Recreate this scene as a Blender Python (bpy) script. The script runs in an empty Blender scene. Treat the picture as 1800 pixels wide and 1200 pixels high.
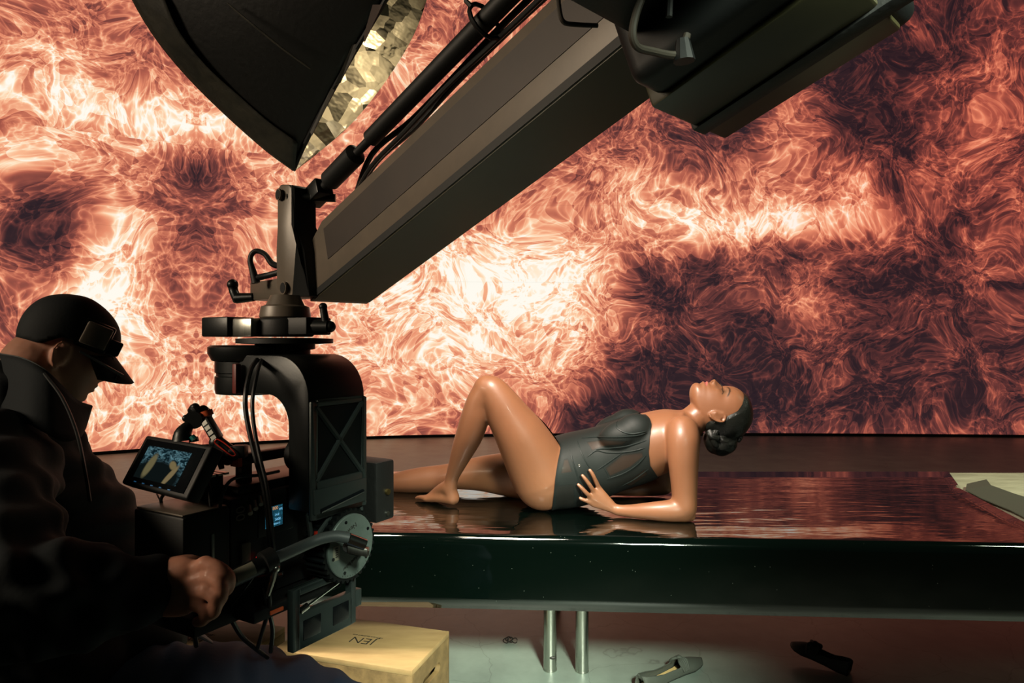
import bpy, bmesh, math, random
import numpy as np
from mathutils import Vector, Matrix
from mathutils.bvhtree import BVHTree
random.seed(4); rng = np.random.default_rng(4)
sc = bpy.context.scene
COL = sc.collection
# ------------------------------------------------------------------ camera, world, lights
CH = 1.23
cd = bpy.data.cameras.new('camera'); cam = bpy.data.objects.new('camera', cd); COL.objects.link(cam)
cam.location = (0, 0, CH); cam.rotation_euler = (math.radians(90), 0, 0)
cd.sensor_width = 36; cd.lens = 24; cd.clip_start = .02; cd.clip_end = 100
sc.camera = cam
w = bpy.data.worlds.new('studio_dark'); sc.world = w; w.use_nodes = True
w.node_tree.nodes['Background'].inputs[0].default_value = (.35, .6, .48, 1)
w.node_tree.nodes['Background'].inputs[1].default_value = .012
sc.view_settings.view_transform = 'Standard'
sc.view_settings.look = 'None'; sc.view_settings.gamma = 1; sc.view_settings.use_curve_mapping = False
sc.view_settings.exposure = 0

def area(name, loc, target, size, power, color, size_y=None, spread=None):
    l = bpy.data.lights.new(name, 'AREA'); l.energy = power; l.color = color
    l.shape = 'RECTANGLE'; l.size = size; l.size_y = size_y or size
    if spread: l.spread = math.radians(spread)
    o = bpy.data.objects.new(name, l); COL.objects.link(o); o.location = loc
    o.rotation_euler = (Vector(target) - Vector(loc)).to_track_quat('-Z', 'Y').to_euler()
    return o
area('softbox_tube_light', (-.12, 1.66, 2.22), (.50, 2.5, .80), .40, 33, (1, .88, .74), .50, 105)
area('studio_floor_light', (.7, -.4, 2.0), (-.02, 2.50, .0), .35, 13, (.90, 1, .80), .35, 31)
area('board_fill_light', (3.3, 1.6, 3.0), (2.3, 2.9, .6), .6, 12, (.86, 1, .72), .6, 60)  # unseen fill, added to brighten the bare board at the right end
area('beam_fill_light', (-3.0, -.2, 2.2), (-.1, 1.3, 1.30), 1.2, 6.5, (1, .80, .58), .6, 44)  # unseen fill, added to lift the dark left side of the crane beam
area('box_fill_light', (-1.2, 2.05, 3.4), (-.85, 2.15, .1), .4, 5, (1, .92, .72), .4, 24)  # unseen narrow spot, added to lighten the left plywood box
LEDGAIN = 1.0

# ------------------------------------------------------------------ helpers
def V(*a): return Vector(a)
def P(px, py, d): return Vector(((px - 900) / 1200 * d, d, CH - (py - 600) / 1200 * d))
def tag(o, label=None, cat=None, group=None, kind=None):
    if label: o['label'] = label
    if cat: o['category'] = cat
    if group: o['group'] = group
    if kind: o['kind'] = kind
    return o
def thing(name, loc, label, cat, group=None):
    o = bpy.data.objects.new(name, None); COL.objects.link(o); o.location = loc
    o.empty_display_size = .05
    return tag(o, label, cat, group)
def mat(name, col, rough=.5, metal=0, spec=.5, emit=None, estr=0, noise=None, bump=None, coat=0, sss=0, stretch=None):
    m = bpy.data.materials.new(name); m.use_nodes = True
    nt = m.node_tree; b = nt.nodes['Principled BSDF']
    b.inputs['Base Color'].default_value = (*col, 1); b.inputs['Roughness'].default_value = rough
    b.inputs['Metallic'].default_value = metal; b.inputs['Specular IOR Level'].default_value = spec
    b.inputs['Coat Weight'].default_value = coat; b.inputs['Coat Roughness'].default_value = .08
    if sss:
        b.inputs['Subsurface Weight'].default_value = sss; b.inputs['Subsurface Radius'].default_value = (.02, .008, .004)
        b.inputs['Subsurface Scale'].default_value = .5
    if emit:
        b.inputs['Emission Color'].default_value = (*emit, 1); b.inputs['Emission Strength'].default_value = estr
    tc = nt.nodes.new('ShaderNodeTexCoord'); mp = nt.nodes.new('ShaderNodeMapping')
    nt.links.new(tc.outputs['Object'], mp.inputs[0])
    if stretch: mp.inputs['Scale'].default_value = stretch
    if noise:   # (scale, second colour, lo, hi)
        n = nt.nodes.new('ShaderNodeTexNoise'); n.inputs['Scale'].default_value = noise[0]; n.inputs['Detail'].default_value = 8
        n.inputs['Roughness'].default_value = .65
        r = nt.nodes.new('ShaderNodeValToRGB'); r.color_ramp.elements[0].position = noise[2]; r.color_ramp.elements[1].position = noise[3]
        r.color_ramp.elements[0].color = (*col, 1); r.color_ramp.elements[1].color = (*noise[1], 1)
        nt.links.new(mp.outputs[0], n.inputs['Vector']); nt.links.new(n.outputs['Fac'], r.inputs[0]); nt.links.new(r.outputs[0], b.inputs['Base Color'])
    if bump:    # (scale, strength, distance)
        n = nt.nodes.new('ShaderNodeTexNoise'); n.inputs['Scale'].default_value = bump[0]; n.inputs['Detail'].default_value = 6
        bp = nt.nodes.new('ShaderNodeBump'); bp.inputs['Strength'].default_value = bump[1]; bp.inputs['Distance'].default_value = bump[2]
        nt.links.new(mp.outputs[0], n.inputs['Vector']); nt.links.new(n.outputs['Fac'], bp.inputs['Height']); nt.links.new(bp.outputs[0], b.inputs['Normal'])
    return m
def link(name, me, m=None, parent=None, smooth=True, loc=None):
    o = bpy.data.objects.new(name, me); COL.objects.link(o)
    if m: me.materials.append(m)
    if smooth is True:
        me.polygons.foreach_set('use_smooth', [True] * len(me.polygons))
    elif smooth:
        me.polygons.foreach_set('use_smooth', [True] * len(me.polygons)); me.set_sharp_from_angle(angle=math.radians(smooth))
    if parent:
        bpy.context.view_layer.update()
        o.parent = parent; o.matrix_parent_inverse = Matrix.Identity(4)
        # geometry is authored in world space: bring it into the parent's space
        pw = Matrix.Identity(4); p = parent; chain = []
        while p: chain.append(p); p = p.parent
        for p in reversed(chain): pw = pw @ Matrix.LocRotScale(p.location, p.rotation_euler, p.scale)
        me.transform(pw.inverted())
    return o
class MB:
    """collects simple solids in world space"""
    def __init__(s): s.v = []; s.f = []
    def add(s, vs, fs):
        n = len(s.v); s.v += [tuple(v) for v in vs]; s.f += [tuple(i + n for i in f) for f in fs]; return s
    def hexa(s, c8):
        return s.add(c8, [(0, 3, 2, 1), (4, 5, 6, 7), (0, 1, 5, 4), (1, 2, 6, 5), (2, 3, 7, 6), (3, 0, 4, 7)])
    def box(s, o, ax, ay, az, r0, r1, r2):
        """o origin, three axis vectors, ranges along each"""
        q = [(a, b, c) for c in r2 for a, b in ((r0[0], r1[0]), (r0[1], r1[0]), (r0[1], r1[1]), (r0[0], r1[1]))]
        return s.hexa([o + ax * a + ay * b + az * c for a, b, c in q])
    def prism(s, poly, off):
        n = len(poly); vs = [Vector(p) for p in poly] + [Vector(p) + off for p in poly]
        fs = [tuple(range(n - 1, -1, -1)), tuple(range(n, 2 * n))] + [(i, (i + 1) % n, n + (i + 1) % n, n + i) for i in range(n)]
        return s.add(vs, fs)
    def tube(s, pts, rad, seg=12, smooth=0, flat=None):
        v, f = tube_geo(pts, rad, seg, smooth, flat); return s.add(v, f)
    def cyl(s, a, b, r, seg=28, r2=None):
        return s.tube([a, b], [r, r if r2 is None else r2], seg)
    def sphere(s, c, r, nu=16, nv=10, axes=None):
        ax = axes or (V(1, 0, 0), V(0, 1, 0), V(0, 0, 1)); r = r if hasattr(r, '__len__') else (r, r, r)
        vs = [c + ax[2] * r[2]]
        for j in range(1, nv):
            t = math.pi * j / nv
            for i in range(nu):
                p = 2 * math.pi * i / nu
                vs.append(c + ax[0] * (r[0] * math.sin(t) * math.cos(p)) + ax[1] * (r[1] * math.sin(t) * math.sin(p)) + ax[2] * (r[2] * math.cos(t)))
        vs.append(c - ax[2] * r[2]); fs = []
        for i in range(nu): fs.append((0, 1 + i, 1 + (i + 1) % nu))
        for j in range(nv - 2):
            for i in range(nu):
                a = 1 + j * nu; fs.append((a + i, a + nu + i, a + nu + (i + 1) % nu, a + (i + 1) % nu))
        l = len(vs) - 1; a = 1 + (nv - 2) * nu
        for i in range(nu): fs.append((l, a + (i + 1) % nu, a + i))
        return s.add(vs, fs)
    def mesh(s, name):
        me = bpy.data.meshes.new(name); me.from_pydata([tuple(v) for v in s.v], [], s.f)
        bm = bmesh.new(); bm.from_mesh(me); bmesh.ops.recalc_face_normals(bm, faces=bm.faces); bm.to_mesh(me); bm.free()
        return me
    def build(s, name, m, parent=None, bevel=0, seg=2, smooth=30):
        me = s.mesh(name)
        if bevel:
            bm = bmesh.new(); bm.from_mesh(me); bmesh.ops.remove_doubles(bm, verts=bm.verts, dist=1e-6)
            es = [e for e in bm.edges if len(e.link_faces) == 2 and e.calc_face_angle(0) > .6]
            bmesh.ops.bevel(bm, geom=es, offset=bevel, segments=seg, affect='EDGES', profile=.5, clamp_overlap=True)
            bm.to_mesh(me); bm.free()
        return link(name, me, m, parent, smooth)
def catmull(pts, sub):
    pts = [np.array(p, float) for p in pts]
    if sub <= 1 or len(pts) < 3: return pts
    q = [2 * pts[0] - pts[1]] + pts + [2 * pts[-1] - pts[-2]]; out = []
    for i in range(1, len(q) - 2):
        for k in range(sub):
            t = k / sub; a, b, c, d = q[i - 1], q[i], q[i + 1], q[i + 2]
            out.append(.5 * (2 * b + (c - a) * t + (2 * a - 5 * b + 4 * c - d) * t * t + (3 * b - a - 3 * c + d) * t ** 3))
    out.append(pts[-1]); return out
def tube_geo(pts, rad, seg=12, smooth=0, flat=None):
    if not hasattr(rad, '__len__'): rad = [rad] * len(pts)
    d = [list(p) + [r] for p, r in zip(pts, rad)]
    d = catmull(d, smooth) if smooth else [np.array(x, float) for x in d]
    c = [Vector(x[:3]) for x in d]; r = [max(x[3], 1e-4) for x in d]
    vs = []; fs = []; n = len(c); up = None
    for i in range(n):
        t = (c[min(i + 1, n - 1)] - c[max(i - 1, 0)]).normalized()
        if up is None:
            up = Vector(flat[0]) if flat else (V(0, 0, 1) if abs(t.z) < .9 else V(0, 1, 0))
        u = (up - t * up.dot(t)).normalized(); v = t.cross(u); up = u
        k = flat[1] if flat else 1
        for j in range(seg):
            a = 2 * math.pi * j / seg
            vs.append(c[i] + u * (r[i] * k * math.cos(a)) + v * (r[i] * math.sin(a)))
    for i in range(n - 1):
        for j in range(seg):
            fs.append((i * seg + j, i * seg + (j + 1) % seg, (i + 1) * seg + (j + 1) % seg, (i + 1) * seg + j))
    fs.append(tuple(range(seg - 1, -1, -1))); fs.append(tuple((n - 1) * seg + j for j in range(seg)))
    return vs, fs
def limb(mb, pts, seg=20, sub=5, cap=True):
    """tapered limb with rounded ends; pts = [(Vector, r)]"""
    mb.tube([p for p, r in pts], [r for p, r in pts], seg, sub)
    if cap:
        for p, r in (pts[0], pts[-1]): mb.sphere(p, r * .99, 16, 10)
def arrays(me):
    n = len(me.vertices); co = np.empty(n * 3); me.vertices.foreach_get('co', co)
    e = np.empty(len(me.edges) * 2, int); me.edges.foreach_get('vertices', e)
    return co.reshape(-1, 3), e.reshape(-1, 2)
def laplace(me, it, wfun=None, f=.5):
    co, e = arrays(me); deg = np.bincount(e.ravel(), minlength=len(co))[:, None]
    wt = np.ones((len(co), 1)) if wfun is None else wfun(co)[:, None]
    for _ in range(it):
        s = np.zeros_like(co)
        for k in range(3):
            s[:, k] = np.bincount(e[:, 0], co[e[:, 1], k], len(co)) + np.bincount(e[:, 1], co[e[:, 0], k], len(co))
        co = co + (s / np.maximum(deg, 1) - co) * f * wt
    me.vertices.foreach_set('co', co.ravel()); me.update()
def fuse(mb, voxel, it=8, wfun=None):
    """union of all solids as one continuous surface"""
    me = mb.mesh('tmp'); o = bpy.data.objects.new('tmp', me); COL.objects.link(o)
    md = o.modifiers.new('r', 'REMESH'); md.mode = 'VOXEL'; md.voxel_size = voxel; md.adaptivity = 0
    dg = bpy.context.evaluated_depsgraph_get(); r = bpy.data.meshes.new_from_object(o.evaluated_get(dg))
    bpy.data.objects.remove(o); laplace(r, it, wfun); return r
def carve(me, fun, off=0, thick=0):
    """part of a surface where fun(co) > 0, offset outwards, with its rim moved onto fun = 0"""
    bm = bmesh.new(); bm.from_mesh(me); bm.verts.ensure_lookup_table()
    co = np.array([v.co[:] for v in bm.verts]); f = fun(co)
    kill = [v for v, k in zip(bm.verts, f) if k <= 0]
    bmesh.ops.delete(bm, geom=kill, context='VERTS')
    bm.normal_update()
    rim = [v for v in bm.verts if v.is_boundary]
    for _ in range(3):
        c = np.array([v.co[:] for v in rim]); f0 = fun(c); g = np.zeros_like(c)
        for k in range(3):
            d = c.copy(); d[:, k] += 1e-3; g[:, k] = (fun(d) - f0) / 1e-3
        n = np.array([v.normal[:] for v in rim]); g -= n * (g * n).sum(1)[:, None]
        g2 = (g * g).sum(1)[:, None]; st = -f0[:, None] * g / np.maximum(g2, 1e-3)
        l = np.linalg.norm(st, axis=1)[:, None]; st *= np.minimum(1, .005 / np.maximum(l, 1e-9))
        for v, s in zip(rim, st): v.co += Vector(s)
    for v in bm.verts: v.co += v.normal * off
    r = bpy.data.meshes.new('carved'); bm.to_mesh(r); bm.free()
    return r
def text(name, body, size, origin, xdir, ydir, m, parent, thick=.0004, bold=0):
    cu = bpy.data.curves.new(name, 'FONT'); cu.body = body; cu.size = size; cu.extrude = thick; cu.align_x = 'CENTER'; cu.align_y = 'CENTER'; cu.offset = bold
    o = bpy.data.objects.new(name, cu); COL.objects.link(o)
    dg = bpy.context.evaluated_depsgraph_get(); me = bpy.data.meshes.new_from_object(o.evaluated_get(dg)); bpy.data.objects.remove(o)
    x = xdir.normalized(); y = ydir.normalized(); z = x.cross(y)
    M = Matrix(((x.x, y.x, z.x, origin.x), (x.y, y.y, z.y, origin.y), (x.z, y.z, z.z, origin.z), (0, 0, 0, 1)))
    me.transform(M); return link(name, me, m, parent, False)
X_, Y_, Z_ = V(1, 0, 0), V(0, 1, 0), V(0, 0, 1)

# ------------------------------------------------------------------ materials
M_black = mat('black_anodised_metal', (.007, .009, .009), .38, .4, bump=(300, .1, .001))
M_dark = mat('matt_black_plastic', (.005, .006, .006), .55, spec=.35, bump=(250, .15, .001))
M_grey = mat('grey_painted_metal', (.13, .105, .08), .42, .1, noise=(14, (.095, .08, .062), .3, .7), bump=(200, .1, .001))
M_panel = mat('dark_inset_metal', (.028, .019, .014), .5, .1, noise=(9, (.02, .014, .011), .35, .65))
M_under = mat('olive_bounce_tone', (.045, .038, .014), .4, noise=(3, (.028, .028, .012), .35, .7))  # olive bounce light on undersides, held in the base colour
M_steel = mat('brushed_steel', (.55, .55, .50), .28, 1, noise=(20, (.35, .36, .32), .3, .7), stretch=(6, 6, .4))
M_chrome = mat('bright_chrome', (.8, .78, .72), .15, 1)
M_disc = mat('satin_aluminium_disc', (.12, .155, .14), .5, .3, noise=(30, (.10, .135, .12), .4, .6))
M_red = mat('red_anodised_metal', (.5, .03, .015), .35, .3)
M_orange = mat('orange_plastic', (.6, .10, .03), .4)
M_cable = mat('black_rubber_cable', (.010, .011, .011), .45)
M_fabric = mat('black_softbox_fabric', (.003, .0035, .003), .6, bump=(60, .3, .004))
M_lip = mat('grey_softbox_edge_fabric', (.055, .05, .035), .6, noise=(12, (.02, .02, .015), .35, .65), bump=(30, .5, .006))
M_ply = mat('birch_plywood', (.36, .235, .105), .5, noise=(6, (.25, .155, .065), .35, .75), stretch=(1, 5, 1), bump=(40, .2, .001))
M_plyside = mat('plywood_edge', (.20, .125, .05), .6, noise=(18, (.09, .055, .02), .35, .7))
M_ink = mat('black_print', (.015, .013, .01), .6)
M_white = mat('white_label', (.20, .20, .15), .5)
M_jacket = mat('black_jacket_cloth', (.006, .009, .011), .85, spec=.25, bump=(90, .3, .002))
M_trouser = mat('navy_trouser_cloth', (.010, .020, .040), .8, spec=.25, bump=(140, .3, .002))
M_cap = mat('black_cap_cloth', (.005, .007, .008), .8, spec=.25, bump=(200, .3, .001))
M_suit = mat('black_bodysuit_cloth', (.006, .009, .008), .62, spec=.3, bump=(500, .2, .0006))
M_piping = mat('black_satin_piping', (.010, .015, .014), .45, spec=.4)
M_hair = mat('black_slick_hair', (.010, .011, .009), .28, spec=.6)
M_shoe = mat('black_suede', (.008, .008, .008), .8)
M_shoegrey = mat('grey_ribbed_cloth', (.055, .062, .05), .75, bump=(300, .5, .001))
M_insole = mat('tan_leather_insole', (.62, .42, .18), .5)
M_glass = mat('black_glass', (.004, .005, .006), .12)

def sheet_mat():
    m = mat('black_gloss_laminate', (.0007, .0020, .0014), .045, spec=.65, coat=.35); m.node_tree.nodes['Principled BSDF'].inputs['IOR'].default_value = 1.6
    nt = m.node_tree; b = nt.nodes['Principled BSDF']; mp = nt.nodes['Mapping']
    mp.inputs['Scale'].default_value = (1.3, 5.5, 1)
    n = nt.nodes.new('ShaderNodeTexNoise'); n.inputs['Scale'].default_value = 2.6; n.inputs['Detail'].default_value = 2.5; n.inputs['Roughness'].default_value = .45
    bp = nt.nodes.new('ShaderNodeBump'); bp.inputs['Strength'].default_value = .55; bp.inputs['Distance'].default_value = .006
    nt.links.new(mp.outputs[0], n.inputs['Vector']); nt.links.new(n.outputs['Fac'], bp.inputs['Height'])
    nt.links.new(bp.outputs[0], b.inputs['Normal']); nt.links.new(bp.outputs[0], b.inputs['Coat Normal'])
    # fine dust specks
    v = nt.nodes.new('ShaderNodeTexVoronoi'); v.inputs['Scale'].default_value = 38
    tc = nt.nodes['Texture Coordinate']; nt.links.new(tc.outputs['Object'], v.inputs['Vector'])
    r = nt.nodes.new('ShaderNodeValToRGB'); r.color_ramp.elements[0].position = .02; r.color_ramp.elements[1].position = .045
    r.color_ramp.elements[0].color = (.10, .12, .10, 1); r.color_ramp.elements[1].color = (.0007, .0020, .0014, 1)
    nt.links.new(v.outputs['Distance'], r.inputs[0]); nt.links.new(r.outputs[0], b.inputs['Base Color'])
    return m
M_sheet = sheet_mat()
def deck_mat():
    m = mat('worn_painted_board', (.30, .29, .20), .45, noise=(5, (.55, .52, .38), .3, .75), stretch=(1, 3, 1), bump=(22, .7, .006)); return m
M_deck = deck_mat()
def floor_mat():
    m = mat('worn_studio_concrete', (.125, .155, .135), .42, spec=.45, bump=(22, .3, .002), noise=(3.5, (.21, .255, .22), .3, .75))
    nt = m.node_tree; b = nt.nodes['Principled BSDF']
    src = b.inputs['Base Color'].links[0].from_socket; tc = nt.nodes['Texture Coordinate']
    # hairline cracks and scratches
    wn = nt.nodes.new('ShaderNodeTexNoise'); wn.inputs['Scale'].default_value = 2.2; wn.inputs['Detail'].default_value = 5
    ad = nt.nodes.new('ShaderNodeMixRGB'); ad.blend_type = 'ADD'; ad.inputs[0].default_value = .35
    nt.links.new(tc.outputs['Object'], wn.inputs['Vector']); nt.links.new(tc.outputs['Object'], ad.inputs[1]); nt.links.new(wn.outputs['Color'], ad.inputs[2])
    v = nt.nodes.new('ShaderNodeTexVoronoi'); v.feature = 'DISTANCE_TO_EDGE'; v.inputs['Scale'].default_value = 2.3; nt.links.new(ad.outputs[0], v.inputs['Vector'])
    r = nt.nodes.new('ShaderNodeValToRGB'); r.color_ramp.elements[0].position = .001; r.color_ramp.elements[1].position = .005
    r.color_ramp.elements[0].color = (.62, .62, .62, 1); r.color_ramp.elements[1].color = (1, 1, 1, 1)
    nt.links.new(v.outputs['Distance'], r.inputs[0])
    mx = nt.nodes.new('ShaderNodeMixRGB'); mx.blend_type = 'MULTIPLY'; mx.inputs[0].default_value = 1
    nt.links.new(src, mx.inputs[1]); nt.links.new(r.outputs[0], mx.inputs[2]); nt.links.new(mx.outputs[0], b.inputs['Base Color'])
    return m
M_floor = floor_mat()
def foil_mat():
    m = mat('crinkled_champagne_foil', (.66, .56, .38), .42, .5)
    nt = m.node_tree; b = nt.nodes['Principled BSDF']; tc = nt.nodes['Texture Coordinate']
    v = nt.nodes.new('ShaderNodeTexVoronoi'); v.inputs['Scale'].default_value = 19; v.inputs['Randomness'].default_value = .8
    nt.links.new(tc.outputs['UV'], v.inputs['Vector'])
    # every cell is a flat tilted facet
    sub = nt.nodes.new('ShaderNodeVectorMath'); sub.operation = 'SUBTRACT'; nt.links.new(v.outputs['Color'], sub.inputs[0]); sub.inputs[1].default_value = (.5, .5, .5)
    mg = nt.nodes.new('ShaderNodeTexNoise'); mg.inputs['Scale'].default_value = 30; mg.inputs['Detail'].default_value = 3; nt.links.new(tc.outputs['UV'], mg.inputs['Vector'])
    scl = nt.nodes.new('ShaderNodeVectorMath'); scl.operation = 'SCALE'; scl.inputs['Scale'].default_value = 1.5; nt.links.new(sub.outputs[0], scl.inputs[0])
    g = nt.nodes.new('ShaderNodeNewGeometry'); ad = nt.nodes.new('ShaderNodeVectorMath'); ad.operation = 'ADD'
    nt.links.new(g.outputs['Normal'], ad.inputs[0]); nt.links.new(scl.outputs[0], ad.inputs[1])
    no = nt.nodes.new('ShaderNodeVectorMath'); no.operation = 'NORMALIZE'; nt.links.new(ad.outputs[0], no.inputs[0])
    n2 = nt.nodes.new('ShaderNodeTexNoise'); n2.inputs['Scale'].default_value = 22; nt.links.new(tc.outputs['UV'], n2.inputs['Vector'])
    bp = nt.nodes.new('ShaderNodeBump'); bp.inputs['Strength'].default_value = .6; bp.inputs['Distance'].default_value = .02
    nt.links.new(n2.outputs['Fac'], bp.inputs['Height']); nt.links.new(no.outputs[0], bp.inputs['Normal']); nt.links.new(bp.outputs[0], b.inputs['Normal'])
    return m
M_foil = foil_mat()
def skin_mat(name, base, rough):
    m = mat(name, base, rough, spec=.5 if rough < .5 else .25, sss=.08, coat=.06, bump=(160, .08, .001))
    nt = m.node_tree; b = nt.nodes['Principled BSDF']
    at = nt.nodes.new('ShaderNodeAttribute'); at.attribute_name = 'tint'
    n = nt.nodes.new('ShaderNodeTexNoise'); n.inputs['Scale'].default_value = 12; n.inputs['Detail'].default_value = 4
    mr = nt.nodes.new('ShaderNodeMapRange'); mr.inputs['To Min'].default_value = .86; mr.inputs['To Max'].default_value = 1.12
    nt.links.new(nt.nodes['Texture Coordinate'].outputs['Object'], n.inputs['Vector']); nt.links.new(n.outputs['Fac'], mr.inputs[0])
    sc_ = nt.nodes.new('ShaderNodeVectorMath'); sc_.operation = 'SCALE'; nt.links.new(at.outputs['Color'], sc_.inputs[0]); nt.links.new(mr.outputs[0], sc_.inputs['Scale'])
    nt.links.new(sc_.outputs[0], b.inputs['Base Color'])
    return m
SKIN_W = (.215, .090, .043); SKIN_M = (.44, .20, .13)
M_skinw = skin_mat('brown_skin', SKIN_W, .43); M_skinm = skin_mat('ruddy_skin', SKIN_M, .62)
def hair_bump(m):
    nt = m.node_tree; b = nt.nodes['Principled BSDF']; tc = nt.nodes['Texture Coordinate']
    mp = nt.nodes['Mapping']; mp.inputs['Rotation'].default_value = (0, .9, 0); mp.inputs['Scale'].default_value = (10, 150, 150)
    n = nt.nodes.new('ShaderNodeTexNoise'); n.inputs['Scale'].default_value = 3; n.inputs['Detail'].default_value = 4; n.inputs['Distortion'].default_value = .6
    bp = nt.nodes.new('ShaderNodeBump'); bp.inputs['Strength'].default_value = .55; bp.inputs['Distance'].default_value = .003
    nt.links.new(mp.outputs[0], n.inputs['Vector']); nt.links.new(n.outputs['Fac'], bp.inputs['Height']); nt.links.new(bp.outputs[0], b.inputs['Normal'])
hair_bump(M_hair)

# ------------------------------------------------------------------ LED wall showing flames
WALL = [(-6.3, 6.2), (-5.6, 6.75), (-4.55, 7.38), (-3.2, 8.12), (-1.8, 8.62), (0, 8.86), (3, 8.92), (6.6, 8.75), (9.5, 8.45)]
wc = np.array(catmull(WALL, 24)); seg = np.linalg.norm(np.diff(wc, axis=0), axis=1); arc = np.concatenate([[0], np.cumsum(seg)])
def wall_uv(px, py):
    """where the line of sight of a photo pixel meets the wall: (arc length, height)"""
    k = (px - 900) / 1200; s = wc[:, 0] - k * wc[:, 1]; i = int(np.argmax(s > 0)); i = max(i, 1)
    t = -s[i - 1] / (s[i] - s[i - 1]); y = wc[i - 1, 1] + t * (wc[i, 1] - wc[i - 1, 1])
    return arc[i - 1] + t * seg[i - 1], CH - (py - 600) / 1200 * y
WTOP = 6.6; WBOT = .0
NA, NZ = 300, 130
aa = np.linspace(0, arc[-1], NA); zz = np.linspace(WBOT, WTOP, NZ)
ax_ = np.interp(aa, arc, wc[:, 0]); ay_ = np.interp(aa, arc, wc[:, 1])
# brightness content of the picture on the screen (px, py, sx, sy, amount)
BLOB = [(60,130,90,60,.20),(50,180,110,45,.22),(240,180,90,45,.32),(300,232,45,30,.42),(60,282,90,22,.32),(392,225,38,30,.42),
 (188,500,42,60,.55),(212,380,40,60,.30),(120,520,45,20,.25),(215,570,70,40,.22),(240,700,130,70,.22),(470,700,90,60,.26),
 (482,330,30,60,.25),(960,500,110,50,.46),(850,565,200,80,.20),(700,620,140,60,.22),(800,470,130,60,.26),(1220,370,100,45,.36),
 (1290,395,130,28,.30),(1500,335,30,45,.45),(1420,390,80,22,.38),(1380,230,50,60,.26),(1455,50,70,28,.42),(660,745,110,28,.15),
 (1230,170,45,40,.25),(1400,520,70,30,.16),(600,130,90,90,.15),(760,180,80,80,.10),(1700,190,80,70,.10),(900,650,120,60,.10),
 (345,300,55,70,-.42),(110,385,65,48,-.42),(200,130,35,30,-.2),(1190,610,90,90,-.30),(1220,700,110,60,-.30),(1150,500,60,45,-.22),
 (1050,735,55,28,-.5),(1660,650,130,80,-.18),(1600,90,90,70,-.34),(1300,190,60,50,-.30),(1720,420,110,90,-.10),(1350,560,60,90,-.18),
 (1560,520,90,60,-.14),(345,430,60,50,-.15),(60,450,60,60,-.12),(1500,720,160,40,-.12),(180,740,60,30,.12),(1330,110,80,50,-.15),
 (1560,300,60,60,-.22),(1480,200,60,60,-.2),(1720,330,70,80,.08),(1000,330,90,60,.05)]
A, Z = np.meshgrid(aa, zz); heat = np.full(A.shape, .42)
uL = wall_uv(1100, 600)[0]; heat -= .17 / (1 + np.exp(-(A - uL) / .45))
for bx_, by_, sx, sy, am in BLOB:
    u0, v0 = wall_uv(bx_, by_); u1, _ = wall_uv(bx_ + sx, by_); _, v1 = wall_uv(bx_, by_ - sy)
    heat += (am if am > 0 else am * .72) * np.exp(-.5 * (((A - u0) / abs(u1 - u0)) ** 2 + ((Z - v0) / abs(v1 - v0)) ** 2))
red = 1 / (1 + np.exp(-(A - wall_uv(1420, 600)[0]) / .5)) * (.45 + .55 / (1 + np.exp(-(Z - 2.2) / .5)))
vs = [(ax_[i], ay_[i], zz[j]) for j in range(NZ) for i in range(NA)]
fs = [(j * NA + i, j * NA + i + 1, (j + 1) * NA + i + 1, (j + 1) * NA + i) for j in range(NZ - 1) for i in range(NA - 1)]
me = bpy.data.meshes.new('led_panel'); me.from_pydata(vs, [], fs)
at = me.attributes.new('red', 'FLOAT', 'POINT'); at.data.foreach_set('value', red.astype(np.float32).ravel())
at = me.attributes.new('suv', 'FLOAT_VECTOR', 'POINT'); at.data.foreach_set('vector', np.stack([A, Z, heat], -1).astype(np.float32).ravel())
U_MIR = wall_uv(345, 400)[0]; U_SEAM = wall_uv(505, 400)[0]; V_SEAM = wall_uv(345, 257)[1]
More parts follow.
